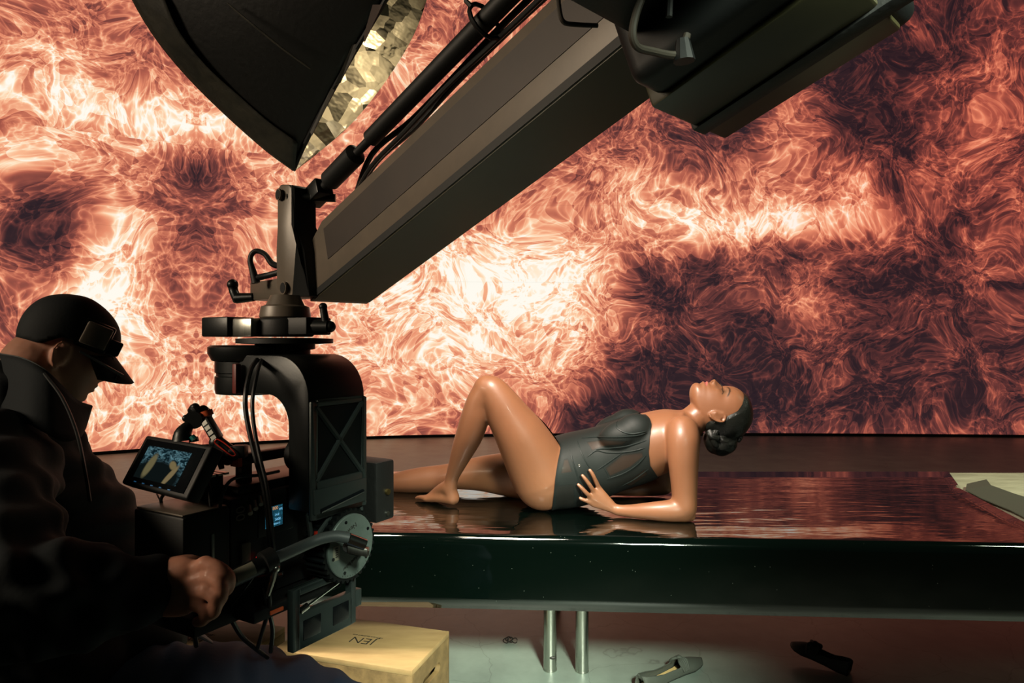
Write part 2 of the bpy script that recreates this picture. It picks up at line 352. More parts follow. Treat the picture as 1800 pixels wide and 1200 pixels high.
def flame_mat():
    m = bpy.data.materials.new('led_flame_picture'); m.use_nodes = True; nt = m.node_tree; nt.nodes.clear()
    N = nt.nodes.new; L = nt.links.new
    def math_(op, a, b=None, c=None, clamp=False):
        n = N('ShaderNodeMath'); n.operation = op; n.use_clamp = clamp
        for i, x in enumerate((a, b, c)):
            if x is None: continue
            if isinstance(x, (int, float)): n.inputs[i].default_value = x
            else: L(x, n.inputs[i])
        return n.outputs[0]
    def noise(vec, scale, detail=4, rough=.5, dist=0, col=False):
        n = N('ShaderNodeTexNoise'); n.inputs['Scale'].default_value = scale; n.inputs['Detail'].default_value = detail
        n.inputs['Roughness'].default_value = rough; n.inputs['Distortion'].default_value = dist; L(vec, n.inputs['Vector'])
        return n.outputs['Color'] if col else n.outputs['Fac']
    def vmath(op, a, b=None, s=None):
        n = N('ShaderNodeVectorMath'); n.operation = op; L(a, n.inputs[0])
        if b is not None:
            if isinstance(b, tuple): n.inputs[1].default_value = b
            else: L(b, n.inputs[1])
        if s is not None: n.inputs['Scale'].default_value = s
        return n.outputs[0]
    a1 = N('ShaderNodeAttribute'); a1.attribute_name = 'suv'; a3 = N('ShaderNodeAttribute'); a3.attribute_name = 'red'
    sp = N('ShaderNodeSeparateXYZ'); L(a1.outputs['Vector'], sp.inputs[0]); u, v, heat_ = sp.outputs[0], sp.outputs[1], sp.outputs[2]
    mir = math_('SUBTRACT', U_MIR, math_('ABSOLUTE', math_('SUBTRACT', u, U_MIR)))
    isl = math_('LESS_THAN', u, U_SEAM)
    um = math_('ADD', math_('MULTIPLY', mir, isl), math_('MULTIPLY', u, math_('SUBTRACT', 1, isl)))
    vv = math_('ADD', v, math_('MULTIPLY', math_('MULTIPLY', isl, math_('GREATER_THAN', v, V_SEAM)), 3.3))
    cb = N('ShaderNodeCombineXYZ'); L(math_('MULTIPLY', um, 1.22), cb.inputs[0]); L(math_('MULTIPLY', vv, 1.22), cb.inputs[1]); base = cb.outputs[0]
    def warp(p, s, amp, off, det=2):
        c = noise(vmath('ADD', p, off), s, det, .5, 0, True)
        return vmath('ADD', p, vmath('SCALE', vmath('SUBTRACT', c, (.5, .5, .5)), None, amp))
    w1 = warp(base, .5, 1.3, (3, 7, 0), 1); w2 = warp(w1, 1.3, .80, (13, 1, 5), 0); w3 = warp(w2, 2.6, .30, (1, 19, 9), 0)
    def ridge(f, k, pw):   # thin filaments where the noise crosses its levels
        r = math_('PINGPONG', math_('MULTIPLY', f, k), .5); r = math_('SUBTRACT', 1, math_('MULTIPLY', r, 2)); return math_('POWER', r, pw)
    def veil(f, k, pw):    # a sheet of smoke: bright edge, soft falloff on one side
        r = math_('FRACT', math_('MULTIPLY', f, k)); return math_('POWER', r, pw)
    f1 = noise(w2, .75, 3, .5); f2 = noise(w3, .85, 3, .5); f3 = noise(vmath('ADD', w3, (31, 5, 2)), 1.5, 3, .5); f4 = noise(vmath('ADD', w2, (9, 3, 8)), 2.6, 4, .55, .4)
    f5 = noise(vmath('ADD', w3, (5, 11, 4)), 3.4, 3, .5, .5); r5 = ridge(f5, 6, 6); r1 = ridge(f1, 7, 9); r2 = ridge(f2, 8, 7); r3 = ridge(f3, 7, 5); r4 = ridge(f4, 6, 4)
    v1 = veil(f2, 7, 2.5); v2 = veil(f3, 6, 2.5); v3 = veil(f1, 6, 3)
    big = noise(base, .9, 5, .6)
    fil = math_('ADD', math_('MULTIPLY', r1, .34), math_('ADD', math_('MULTIPLY', r2, .34), math_('ADD', math_('MULTIPLY', r3, .30), math_('ADD', math_('MULTIPLY', r4, .16), math_('MULTIPLY', r5, .20)))))
    vl = math_('ADD', math_('MULTIPLY', v1, .28), math_('ADD', math_('MULTIPLY', v2, .24), math_('MULTIPLY', v3, .26)))
    soft = noise(w2, 1.1, 5, .55)
    h = math_('ADD', heat_, math_('MULTIPLY', math_('SUBTRACT', soft, .5), .75))
    h = math_('ADD', h, math_('MULTIPLY', math_('SUBTRACT', big, .5), .35))
    h = math_('MAXIMUM', h, .06)
    tex = math_('ADD', fil, vl)
    val = math_('ADD', math_('MULTIPLY', h, .62), math_('MULTIPLY', tex, math_('MULTIPLY_ADD', h, .72, .20)))
    val = math_('MULTIPLY', val, FL_GAIN)
    rmp = N('ShaderNodeValToRGB'); e = rmp.color_ramp.elements
    stops = [(.0, (.014, .010, .016)), (.13, (.035, .018, .022)), (.26, (.16, .045, .040)), (.40, (.45, .115, .075)), (.55, (.80, .27, .15)),
             (.70, (.97, .50, .29)), (.84, (1, .77, .53)), (1.0, (1.0, .96, .86))]
    e[0].position = 0; e[0].color = (*stops[0][1], 1); e[1].position = 1; e[1].color = (*stops[-1][1], 1)
    for p_, c_ in stops[1:-1]:
        q = e.new(p_); q.color = (*c_, 1)
    L(val, rmp.inputs[0])
    rd = N('ShaderNodeMixRGB'); rd.blend_type = 'MULTIPLY'; L(math_('MULTIPLY', a3.outputs['Fac'], .6), rd.inputs[0]); L(rmp.outputs[0], rd.inputs[1]); rd.inputs[2].default_value = (1, .66, .64, 1)
    # LED scan lines between the cabinet rows
    ln = math_('PINGPONG', v, .25); ln = math_('LESS_THAN', ln, .003)
    em = N('ShaderNodeEmission'); L(rd.outputs[0], em.inputs[0]); L(math_('MULTIPLY', math_('SUBTRACT', 1, math_('MULTIPLY', ln, .12)), LEDGAIN), em.inputs[1])
    o = N('ShaderNodeOutputMaterial'); L(em.outputs[0], o.inputs[0]); return m
FL_GAIN = .97
t_led = thing('led_video_wall', (0, 8.86, 0), 'huge curved LED video wall filled with orange flames behind the stage', 'video wall')
o = link('led_panel', me, flame_mat(), t_led)
me2 = MB()
pts = [V(x, y + .02, .0) for x, y in wc[::6]]
for i in range(len(pts) - 1):
    a, b = pts[i], pts[i + 1]; me2.prism([a + V(0, -.028, 0), b + V(0, -.028, 0), b + V(0, .25, 0), a + V(0, .25, 0)], V(0, 0, .035))
me2.build('bottom_rail', M_dark, t_led)
bk = MB()
for i in range(len(pts) - 1):
    a, b = pts[i] + V(0, .02, 0), pts[i + 1] + V(0, .02, 0); bk.prism([a, b, b + V(0, .2, 0), a + V(0, .2, 0)], V(0, 0, WTOP))
bk.build('cabinet_back', M_dark, t_led)

# ------------------------------------------------------------------ floor
me = bpy.data.meshes.new('floor'); me.from_pydata([(-14, -5, 0), (14, -5, 0), (14, 12, 0), (-14, 12, 0)], [], [(0, 1, 2, 3)])
o = link('floor', me, M_floor, None, False); o['kind'] = 'structure'

# ------------------------------------------------------------------ stage platform
PT = .60
t_st = thing('stage_platform', (.4, 2.7, 0), 'long low stage platform with glossy black top and front under the reclining woman', 'stage')
def ny(x): return 2.205 - .060 * x          # near edge
XL, XR = -1.75, 3.1
deck = [V(XL, ny(XL) + .06, 0), V(XR, ny(XR) + .06, 0), V(XR, 3.32, 0), V(-1.25, 3.32, 0), V(-1.9, 2.88, 0)]
m = MB(); m.prism([p + V(0, 0, PT - .03) for p in deck], V(0, 0, .022)); m.build('deck_board', M_deck, t_st, .003)
m = MB(); m.prism([V(XL + .02, ny(XL) + .07, PT - .235), V(XR - .02, ny(XR) + .07, PT - .235), V(XR - .02, 3.28, PT - .235), V(-1.25, 3.28, PT - .235), V(-1.86, 2.87, PT - .235)], V(0, 0, .205)); m.build('deck_frame', M_dark, t_st)
# glossy sheet: top, rounded nose and front apron
def sheet_right(y):   # its right end runs obliquely over the board
    return np.interp(y, [2.0, 2.33, 2.86, 3.00, 3.30], [1.75, 1.75, 1.88, 1.96, 2.11])
R = .030; prof = [(3.30, PT), (3.15, PT), (3.0, PT), (2.86, PT), (2.7, PT), (2.5, PT), (2.36, PT)]
vs, fs = [], []; NX = 60
cols = []
for i in range(NX + 1):
    t = i / NX; col = []
    for y, z in prof:
        xr = sheet_right(y); x = -.95 + t * (xr + .95); lift = 0
        if t > .985 and y < 3.0: lift = .012 * (t - .985) / .015
        col.append((x, y, z + lift))
    xn = -1.75 + t * (3.1 + 1.75); 
    x = -.95 + t * (1.75 + .95); yn = ny(x)
    for k in range(0, 9):
        a = math.pi / 2 * k / 8; col.append((x, yn + R - R * math.sin(a), PT - R + R * math.cos(a)))
    for z in (PT - .08, PT - .14, PT - .20, PT - .235): col.append((x, yn, z))
    cols.append(col)
nc = len(cols[0]); vs = [p for c in cols for p in c]
fs = [(i * nc + j, i * nc + j + 1, (i + 1) * nc + j + 1, (i + 1) * nc + j) for i in range(NX) for j in range(nc - 1)]
me = bpy.data.meshes.new('glossy_sheet'); me.from_pydata(vs, [], fs)
o = link('glossy_sheet', me, M_sheet, t_st, 50)
md = o.modifiers.new('thick', 'SOLIDIFY'); md.thickness = .003; md.offset = 0
# apron continues past the cut corner of the top sheet, and along the left
for nm, x0, x1 in (('apron_panel', 1.75, 3.1), ('apron_panel', -1.75, -.95)):
    vs = []
    for x in np.linspace(x0, x1, 8):
        yn = ny(x); vs += [(x, yn + R + .10, PT)] + [(x, yn + R - R * math.sin(math.pi / 2 * k / 8), PT - R + R * math.cos(math.pi / 2 * k / 8)) for k in range(9)] + [(x, yn, PT - .235)]
    fs = [(i * 11 + j, i * 11 + j + 1, (i + 1) * 11 + j + 1, (i + 1) * 11 + j) for i in range(7) for j in range(10)]
    me = bpy.data.meshes.new(nm); me.from_pydata(vs, [], fs); o = link(nm, me, M_sheet, t_st, 50)
    md = o.modifiers.new('thick', 'SOLIDIFY'); md.thickness = .003; md.offset = 0
# loose strip turned up along the oblique end
m = MB()
st = [(2.98, 1.985), (2.86, 1.90), (2.70, 1.86), (2.52, 1.84), (2.36, 1.80)]
for i in range(4):
    (y0, x0), (y1, x1) = st[i], st[i + 1]; w0, w1 = .10 + .02 * i, .10 + .02 * (i + 1)
    m.prism([V(x0, y0, PT + .006), V(x1, y1, PT + .006), V(x1 + w1, y1 + .02, PT + .022), V(x0 + w0, y0 + .02, PT + .022)], V(0, 0, .003))
m.build('loose_edge_strip', mat('dull_sheet_back', (.05, .06, .045), .5), t_st)
legs = [(P(967, 1175, 2.56).x, 2.56), (P(1023, 1178, 2.55).x, 2.55), (-1.5, 2.6), (2.4, 2.5), (2.6, 2.5), (-1.4, 3.1), (.2, 3.15), (2.5, 3.1)]
for x, y in legs:
    m = MB(); m.cyl(V(x, y, .0), V(x, y, PT - .23), .0245, 32); m.tube([V(x, y, .006), V(x, y, 0.0)], [.0255, .0255], 32)
    lg = m.build('leg', M_steel, t_st)
    if x < .4 and y < 2.58 and x > 0:
        s = MB(); s.sphere(V(x + (.008 if x < .2 else .0), y - .0235, .055 if x < .2 else .30), (.012, .004, .006)); s.build('tape_scrap', M_ink, lg)

# ------------------------------------------------------------------ apple boxes
def apple_box(corner_fl, ang, label):
    """corner_fl: front-left corner on the floor; 0.508 x 0.305 x 0.203"""
    t = thing('apple_box', corner_fl, label, 'wooden box', 'wooden boxes in front of the stage')
    ex = V(math.cos(ang), math.sin(ang), 0); ey = V(-ex.y, ex.x, 0); o = corner_fl; Lx, Ly, H = .508, .305, .203; th = .018
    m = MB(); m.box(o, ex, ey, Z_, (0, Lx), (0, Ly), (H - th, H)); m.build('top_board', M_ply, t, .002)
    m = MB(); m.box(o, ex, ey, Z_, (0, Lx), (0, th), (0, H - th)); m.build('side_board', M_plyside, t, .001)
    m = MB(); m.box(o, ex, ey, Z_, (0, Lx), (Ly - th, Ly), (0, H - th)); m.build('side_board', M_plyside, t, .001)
    for x0 in (0, Lx - th):     # end boards with a rounded hand hole
        bm = bmesh.new(); outer = [(th, 0), (Ly - th, 0), (Ly - th, H - th), (th, H - th)]
        hole = []; hw, hh, cy, cz = .055, .016, Ly / 2, .118
        for k in range(9): a = -math.pi / 2 + math.pi * k / 8; hole.append((cy + hw + hh * math.cos(a), cz + hh * math.sin(a)))
        for k in range(9): a = math.pi / 2 + math.pi * k / 8; hole.append((cy - hw + hh * math.cos(a), cz + hh * math.sin(a)))
        me_ = MB(); n = len(hole)
        def ring(dx): return [o + ex * (x0 + dx) + ey * a + Z_ * b for a, b in hole]
        # outer loop resampled to the hole's count by angle
        def outp(a, b):
            dx_, dz_ = a - cy, b - cz; k = min(((Ly / 2 - th) / abs(dx_)) if dx_ else 9e9, ((H - th - cz) / dz_) if dz_ > 0 else 9e9, (cz / -dz_) if dz_ < 0 else 9e9)
            return cy + dx_ * k, cz + dz_ * k
        OP = [outp(*h) for h in hole]
        # snap the nearest samples to the real corners
        for cxx, czz in outer:
            i = min(range(n), key=lambda q: (OP[q][0] - cxx) ** 2 + (OP[q][1] - czz) ** 2); OP[i] = (cxx, czz)
        A0 = [o + ex * x0 + ey * a + Z_ * b for a, b in OP]; A1 = [p + ex * th for p in A0]; B0 = ring(0); B1 = ring(th)
        vs = A0 + A1 + B0 + B1; fs = []
        for i in range(n):
            j = (i + 1) % n
            fs += [(i, j, 2 * n + j, 2 * n + i), (n + j, n + i, 3 * n + i, 3 * n + j), (2 * n + i, 2 * n + j, 3 * n + j, 3 * n + i), (j, i, n + i, n + j)]
        me_.add(vs, fs); me_.build('end_board', M_plyside, t, 0, 2, 30)
    c = o + ex * (Lx * .50) + ey * (Ly * .48) + Z_ * (H + .0004)
    text('printed_logo', 'JEN', .062, c, -ex, -ey, M_ink, t, .0003, -.0007)
    text('printed_text', 'THE STUDIO EQUIPMENT BOX', .0085, c + ey * .036, -ex, -ey, M_ink, t, .0003)
    return t
fl = P(480, 1143, 2.28); fr = P(707, 1177, 2.14); ang = math.atan2(fr.y - fl.y, fr.x - fl.x)
apple_box(V(fl.x, fl.y, 0), ang, 'plywood box with a hand hole in its end, nearer and right of the other box')
fb = P(520, 1106, 2.44); ex = V(math.cos(ang + .05), math.sin(ang + .05), 0); ey = V(-ex.y, ex.x, 0)
p0 = V(fb.x - .045, fb.y + .02, 0) - ex * .508 - ey * .305
apple_box(p0, ang + .05, 'plywood box half hidden under the film camera, left of the other box')

# ------------------------------------------------------------------ shoes and scrap on the floor
def shoe(heel, toe, label, m_up, bow, tilt=0):
    t = thing('shoe', V(heel.x, heel.y, 0), label, 'shoe', 'flat shoes left on the floor')
    d = (toe - heel); L = d.length; d.normalize(); s = V(-d.y, d.x, 0) if abs(d.z) < .9 else X_
    s = Z_.cross(d).normalized(); u = d.cross(s).normalized()
    prof = [(0, .022), (.04, .030), (.10, .027), (.15, .030), (.19, .038), (.225, .030), (.245, .015), (.252, .003)]
    def ring(h, x, w, k=1): return
    # sole
    lft = [heel + d * (x / .252 * L) + s * w for x, w in prof]; rgt = [heel + d * (x / .252 * L) - s * w for x, w in reversed(prof)]
    m = MB(); m.prism(lft + rgt, u * .006); m.build('sole', M_dark, t, .001)
    m = MB(); q = lambda k: [heel + d * (x / .252 * L + .002) + s * (w * .86) + u * .0065 for x, w in prof]
    m.prism([heel + d * (x / .252 * L) + s * w * .88 + u * .0065 for x, w in prof] + [heel + d * (x / .252 * L) - s * w * .88 + u * .0065 for x, w in reversed(prof)], u * .002); m.build('insole', M_insole, t)
    # upper: wall around the heel rising into a closed toe box
    vs, fs = [], []; xs = np.linspace(0, 1, 25)
    hgt = lambda a: np.interp(a, [0, .1, .3, .55, .62, .8, 1], [.048, .042, .028, .026, .04, .030, .010])
    NS = 9
    for a in xs:
        x = a * .252; w = float(np.interp(x, [p[0] for p in prof], [p[1] for p in prof])); h = float(hgt(a))
        op = float(np.interp(a, [0, .04, .58, .66, 1], [.15, .70, .80, 0, 0]))   # opening half width fraction
        for sd in (1, -1):
            for k in range(NS):
                q = k / (NS - 1); ang_ = q * math.pi / 2
                ww = w * (1 - (1 - op) * (1 - math.cos(ang_)) if True else 1); vs.append(heel + d * (x / .252 * L) + s * (sd * max(ww, w * op)) + u * (.004 + h * math.sin(ang_)))
    n = len(xs)
    for i in range(n - 1):
        for sd in range(2):
            for k in range(NS - 1):
                a = (i * 2 + sd) * NS + k; b = ((i + 1) * 2 + sd) * NS + k; fs.append((a, a + 1, b + 1, b))
    me_ = bpy.data.meshes.new('upper'); me_.from_pydata([tuple(v) for v in vs], [], fs)
    bm = bmesh.new(); bm.from_mesh(me_); bmesh.ops.remove_doubles(bm, verts=bm.verts, dist=.0008); bmesh.ops.recalc_face_normals(bm, faces=bm.faces); bm.to_mesh(me_); bm.free()
    o = link('upper', me_, m_up, t); md = o.modifiers.new('s', 'SOLIDIFY'); md.thickness = .003; md.offset = 1
    if bow:
        m = MB(); c = heel + d * (.62 * L) + u * .045
        for k in range(5):
            z = (k - 2) * .006; m.tube([c + s * .036 + d * z - u * .026, c + s * .018 + d * (z * 1.5) + u * .002, c + d * (z * .5) + u * .008, c - s * .018 + d * (z * 1.5) + u * .002, c - s * .036 + d * z - u * .026], [.005, .006, .004, .006, .005], 8, 4)
        m.sphere(c + u * .009, (.012, .010, .009)); m.build('knotted_band', m_up, t)
    return t
h1 = P(1125, 1212, 2.40); h1.z = .002; t1 = P(1232, 1182, 2.62); t1.z = .002
shoe(h1, t1, 'grey flat shoe with knotted band and tan insole, cut by the bottom edge', M_shoegrey, True)
h2 = P(1492, 1185, 2.52); h2.z = .002; t2 = P(1390, 1150, 2.66); t2.z = .045
shoe(h2, t2, 'black flat shoe lying dark on the floor under the right part of the stage', M_shoe, True)
t = thing('metal_clip', P(897, 1131, 2.78), 'small tangled black wire clip on the floor left of the stage legs', 'clip')
m = MB(); c = P(897, 1131, 2.78); c.z = .006
for k, (dx, dy) in enumerate(((-.018, 0), (0, .006), (.017, 0), (-.008, .012))):
    m.tube([c + V(dx + .011 * math.cos(a), dy + .003 * math.sin(a * 2), .007 + .010 * math.sin(a)) for a in np.linspace(0, 6.0, 12)], .0022, 6, 2)
m.build('wire_loop', M_ink, t)

# ------------------------------------------------------------------ crane arm
BD = V(1, -1, .52).normalized(); BW = V(1, 1, 0).normalized()
B0 = P(545, 530, 1.5); BH = .1525; BWd = .146; BL = 1.55
t_cr = thing('camera_crane_arm', B0, 'big grey box-section camera crane arm reaching in from the upper right', 'crane arm')
fx = V(1, -1, .52)            # beam runs by this per unit
def BP(t, wv, h): return B0 + fx * t + BW * wv + Z_ * h
m = MB()
sil = [BP(0, 0, 0), BP(BL, 0, 0), BP(BL, 0, BH), BP(.035, 0, BH), BP(-.010, 0, BH * .80)]
m.prism(sil, BW * BWd); o = m.build('beam', M_grey, t_cr, .002)
m = MB(); m.prism([BP(.055, -.0012, BH * .38), BP(BL, -.0012, BH * .38), BP(BL, -.0012, BH * .86), BP(.042, -.0012, BH * .86)], BW * .003); m.build('side_panel', M_panel, t_cr)
m = MB(); m.prism([BP(.006, -.0012, .001), BP(BL, -.0012, .001), BP(BL, -.0012, .016), BP(.022, -.0012, .016)], BW * .003); m.build('bottom_groove', M_dark, t_cr)
m = MB(); m.prism([BP(.01, .002, -.0015), BP(BL, .002, -.0015), BP(BL, BWd - .002, -.0015), BP(.01, BWd - .002, -.0015)], Z_ * .003); m.build('bounce_tint_sheet', M_under, t_cr)  # thin sheet carrying the reflected-light olive of the beam's underside
# levelling rod above the beam
r0 = P(560, 338, 1.5); RP = lambda t, dx=0, dz=0: r0 + fx * t + BW * dx + Z_ * dz
m = MB(); m.tube([RP(.0), RP(.03), RP(.035), RP(.105), RP(.11), RP(.14), RP(.145), RP(.9)], [.010, .010, .022, .022, .009, .009, .017, .017], 20); m.build('levelling_rod', M_dark, t_cr)
m = MB(); m.box(RP(-.005), BD, BW, BD.cross(BW), (-.03, .035), (-.02, .02), (-.018, .018)); m.build('rod_clevis', M_black, t_cr, .003)
m = MB(); m.cyl(P(505, 346, 1.49), P(590, 348, 1.50), .009, 16); m.build('clevis_pin', M_black, t_cr)
for k, (dx, dz, r) in enumerate(((.026, -.012, .006), (.036, -.022, .005), (.02, -.03, .005))):
    pts = [BP(.05 + k * .01, .04, BH + .004), BP(.07, .05, BH + .03)] + [RP(.12 + .09 * j, dx + .004 * math.sin(j * 2 + k), dz + .006 * math.cos(j * 1.7 + k)) for j in range(9)]
    m = MB(); m.tube(pts, r, 8, 5); m.build('cable', M_cable, t_cr)
m = MB()
for tt in (.38, .62):
    a = RP(tt); m.tube([a + BW * (.032 * math.cos(q)) + BD.cross(BW) * (.032 * math.sin(q)) for q in np.linspace(0, 6.28, 14)], .004, 6)
    m.build('cable_tie', M_dark, t_cr); m = MB()
m.tube([RP(.38, -.028, .014), RP(.372, -.032, .045), RP(.40, -.034, .13)], .004, 6, 3); m.build('tie_tail', M_dark, t_cr)
# nose bracket: upright link, foot block, handle, lever
e = V(-.7071, .7071, 0); fo = P(512, 521, 1.5)
m = MB(); m.box(fo, e, BW, Z_, (0, .209), (0, .075), (0, .044)); m.build('foot_block', M_grey, t_cr, .003)
up0 = P(505, 490, 1.5)
m = MB(); poly = [P(499, 522, 1.495), P(513, 522, 1.485), P(532, 520, 1.47), P(524, 430, 1.47), P(513, 395, 1.475), P(512, 330, 1.475), P(507, 324, 1.48), P(493, 324, 1.5), P(487, 333, 1.505), P(487, 400, 1.505), P(485, 440, 1.505), P(486, 505, 1.505)]
m.prism(poly, BW * .022); m.build('upright_link', M_grey, t_cr, .003)
m = MB(); q = [P(514, 522, 1.482), P(545, 520, 1.47), P(536, 440, 1.475), P(520, 395, 1.478), P(519, 330, 1.478), P(513, 325, 1.478), P(513, 395, 1.472), P(521, 430, 1.468)]
m.prism([p + Y_ * -.004 for p in q], BW * .05); m.build('link_web', M_dark, t_cr, .001)
for (px, py, r) in ((489.5, 342, .0125), (500, 506, .0145)):
    m = MB(); c = P(px + (2 if py < 400 else 0), py, 1.492); n_ = (-BW); m.tube([c, c + n_ * .004], [r, r], 24); m.build('bolt_cap', M_grey, t_cr); m = MB(); m.tube([c + n_ * .004, c + n_ * .0048], [r * .8, r * .8], 24); m.build('bolt_ring', M_dark, t_cr)
m = MB(); h = [(492, 468), (478, 463), (466, 447), (452, 441), (443, 446), (440, 458), (445, 478), (450, 497)]
m.tube([P(a, b, 1.56) for a, b in h], [.007, .007, .006, .006, .006, .006, .008, .010], 12, 4)
m.tube([P(449, 489, 1.56), P(470, 484, 1.56), P(492, 478, 1.55)], [.008, .007, .007], 12, 3); m.build('carry_handle', M_dark, t_cr)
m = MB(); m.tube([P(409, 499, 1.66), P(411, 512, 1.66), P(418, 527, 1.65)], [.012, .011, .012], 14, 3); m.tube([P(416, 524, 1.65), P(446, 522, 1.64)], [.013, .010], 14); m.sphere(P(409, 500, 1.66), .0135); m.build('clamp_lever', M_black, t_cr)

# box with latches clamped under the arm near the camera
M_latch = mat('dull_latch_wire', (.03, .025, .018), .6, spec=.3)
t = thing('clamp_box', P(1270, 70, .8), 'black rounded box with wire latches clamped under the crane arm, top right', 'box')
bo = P(1130, 128, .74); up = BW.cross(BD).normalized()
if up.z < 0: up = -up
m = MB(); m.box(bo, BW, BD, up, (.0, .245), (-.02, .22), (-.005, .105)); m.build('case', M_dark, t, .018, 4)
m = MB(); m.box(bo, BW, BD, up, (.05, .225), (-.028, .20), (-.012, .02)); m.build('lower_plate', M_under, t, .004)
m = MB(); m.box(bo, BW, BD, up, (.145, .175), (-.032, .23), (-.016, .11)); m.build('strap', M_fabric, t, .003)
for off, sc_ in ((V(0, 0, 0), 1),):
    pts = [P(1135, -20, .66), P(1118, 25, .66), P(1112, 60, .66), P(1120, 82, .665), P(1145, 90, .675), P(1185, 97, .69), P(1200, 85, .69), P(1208, 60, .69)]
    m = MB(); m.tube(pts, .0040, 10, 5); m.build('wire_latch', M_latch, t)
m = MB(); m.tube([P(980, -25, .70), P(983, 15, .70), P(990, 38, .70), P(1010, 43, .71), P(1050, 45, .72)], .0025, 10, 5); m.build('wire_latch', M_latch, t)
m = MB(); m.tube([P(1178, -10, .68), P(1176, 30, .68)], .0035, 8); m.tube([P(1200, 70, .69), P(1203, 108, .69)], [.007, .011], 10); m.build('latch_hook', M_dark, t)
m = MB(); m.box(P(1060, -20, .70), BW, BD, up, (-.12, .08), (-.02, .3), (-.02, .10)); m.build('arm_bracket', M_dark, t, .01)

# ------------------------------------------------------------------ gimbal head
GA = V(.5, .866, 0); GN = V(.866, -.5, 0); GO = P(608, 957, 1.38)
def G(a, n, z): return GO + GA * a + GN * n + Z_ * (z - GO.z)
t_g = thing('camera_gimbal_head', G(0, -.17, 1.32), 'black stabilised remote head hanging from the crane arm end, round silver side disc', 'gimbal')
def gring(c, r0, z0, z1, seg=40, r1=None): return [V(c.x, c.y, z0), V(c.x, c.y, z1)], [r0, r1 or r0], seg
pc = G(0, -.175, 0)
m = MB(); m.tube([V(pc.x, pc.y, z) for z in (1.329, 1.308, 1.304, 1.286, 1.282, 1.276)], [.030, .040, .050, .053, .053, .046], 40); m.build('turntable_collar', M_grey, t_g)
m = MB(); m.tube([V(pc.x, pc.y, z) for z in (1.280, 1.276, 1.243, 1.240)], [.055, .060, .060, .055], 40)
m.box(G(0, -.175, 1.262), GN, GA, Z_, (-.18, .10), (-.035, .035), (-.018, .018)); m.build('clamp_plate', M_dark, t_g, .003)
m = MB(); m.tube([V(pc.x, pc.y, z) for z in (1.238, 1.236, 1.226, 1.224)], [.06, .10, .10, .06], 40); m.build('clamp_ring', M_dark, t_g)
m = MB(); m.cyl(P(520, 573, 1.42), P(556, 573, 1.40), .010, 16); m.cyl(P(553, 574, 1.40), P(578, 574, 1.395), .0145, 16); m.tube([P(573, 570, 1.395), P(570, 552, 1.395), P(568, 540, 1.395)], [.009, .008, .0075], 12); m.sphere(P(568, 539, 1.395), .0085); m.sphere(P(580, 574, 1.395), .012); m.build('clamp_lever', M_black, t_g)
m = MB(); m.tube([V(pc.x, pc.y, z) for z in (1.226, 1.214, 1.212, 1.190)], [.062, .062, .052, .052], 36); m.build('slip_ring', M_dark, t_g)
mc = G(-.03, -.235, 0)
m = MB(); m.tube([V(mc.x, mc.y, z) for z in (1.222, 1.218, 1.205, 1.190, 1.188, 1.165, 1.163, 1.158, 1.156, 1.130, 1.120, 1.118)], [.088, .094, .094, .086, .080, .080, .077, .077, .080, .080, .078, .05], 44); m.build('pan_motor', M_black, t_g)
m = MB(); m.box(G(-.08, -.30, 1.270), GA, GN, Z_, (-.012, .06), (-.03, .055), (-.030, .012)); m.build('encoder_block', M_black, t_g, .004)
m = MB(); m.box(G(-.075, -.235, 1.262), GA, GN, Z_, (-.006, .02), (-.03, .05), (-.022, .016)); m.build('bright_facet', M_steel, t_g, .003)
m = MB(); m.box(G(-.11, -.19, 1.16), GA, GN, Z_, (-.008, .005), (-.006, .006), (-.035, .025)); m.build('red_bar', mat('dull_red_plastic', (.12, .012, .008), .5), t_g, .002)
# yoke: arch profile in the (n, z) plane, swept along a
def arc_pts(cn, cz, r, a0, a1, k=10): return [(cn + r * math.cos(a0 + (a1 - a0) * i / k), cz + r * math.sin(a0 + (a1 - a0) * i / k)) for i in range(k + 1)]
pi = math.pi
outer = [(-.26, 1.203)] + arc_pts(-.085, 1.118, .085, pi / 2, 0) + [(0, .905)]
inner = [(-.055, .905)] + arc_pts(-.115, 1.065, .06, 0, pi / 2) + [(-.26, 1.125)]
A0_, A1_ = -.10, .055
m = MB(); m.prism([G(A0_, n, z) for n, z in outer + inner], GA * (A1_ - A0_))
yk = m.build('yoke_arm', M_black, t_g, .004)
# the pocket in the arm's outer face: a near-black sheet paints its shade, under an X brace
def frame_mesh(a0, a1, z0, z1, b0, b1, c0, c1, n0, n1):
    """plate a0..a1 x z0..z1 with a rectangular hole b0..b1 x c0..c1"""
    m = MB()
    m.box(GO, GA, GN, Z_, (a0, b0), (n0, n1), (z0 - GO.z, z1 - GO.z)); m.box(GO, GA, GN, Z_, (b1, a1), (n0, n1), (z0 - GO.z, z1 - GO.z))
    m.box(GO, GA, GN, Z_, (b0, b1), (n0, n1), (z0 - GO.z, c0 - GO.z)); m.box(GO, GA, GN, Z_, (b0, b1), (n0, n1), (c1 - GO.z, z1 - GO.z)); return m
fm = frame_mesh(A0_, A1_, .89, 1.116, -.085, .042, .962, 1.105, 0, .007); M_plate = mat('dark_green_grey_metal', (.028, .038, .036), .42, .3, bump=(200, .1, .001)); fm.build('arm_face_plate', M_plate, t_g, .003)
m = MB(); m.box(GO, GA, GN, Z_, (-.085, .042), (-.001, .001), (.962 - GO.z, 1.105 - GO.z)); m.build('pocket_shade_sheet', mat('pocket_shade_black', (.002, .003, .003), .7, spec=.2), t_g)
m = MB()
c = G(-.022, .004, 1.035)
for (a, z) in ((-.085, 1.105), (.042, 1.105), (-.085, .962), (.042, .962)):
    q = G(a, .004, z); m.tube([c, q], [.0055, .0055], 6)
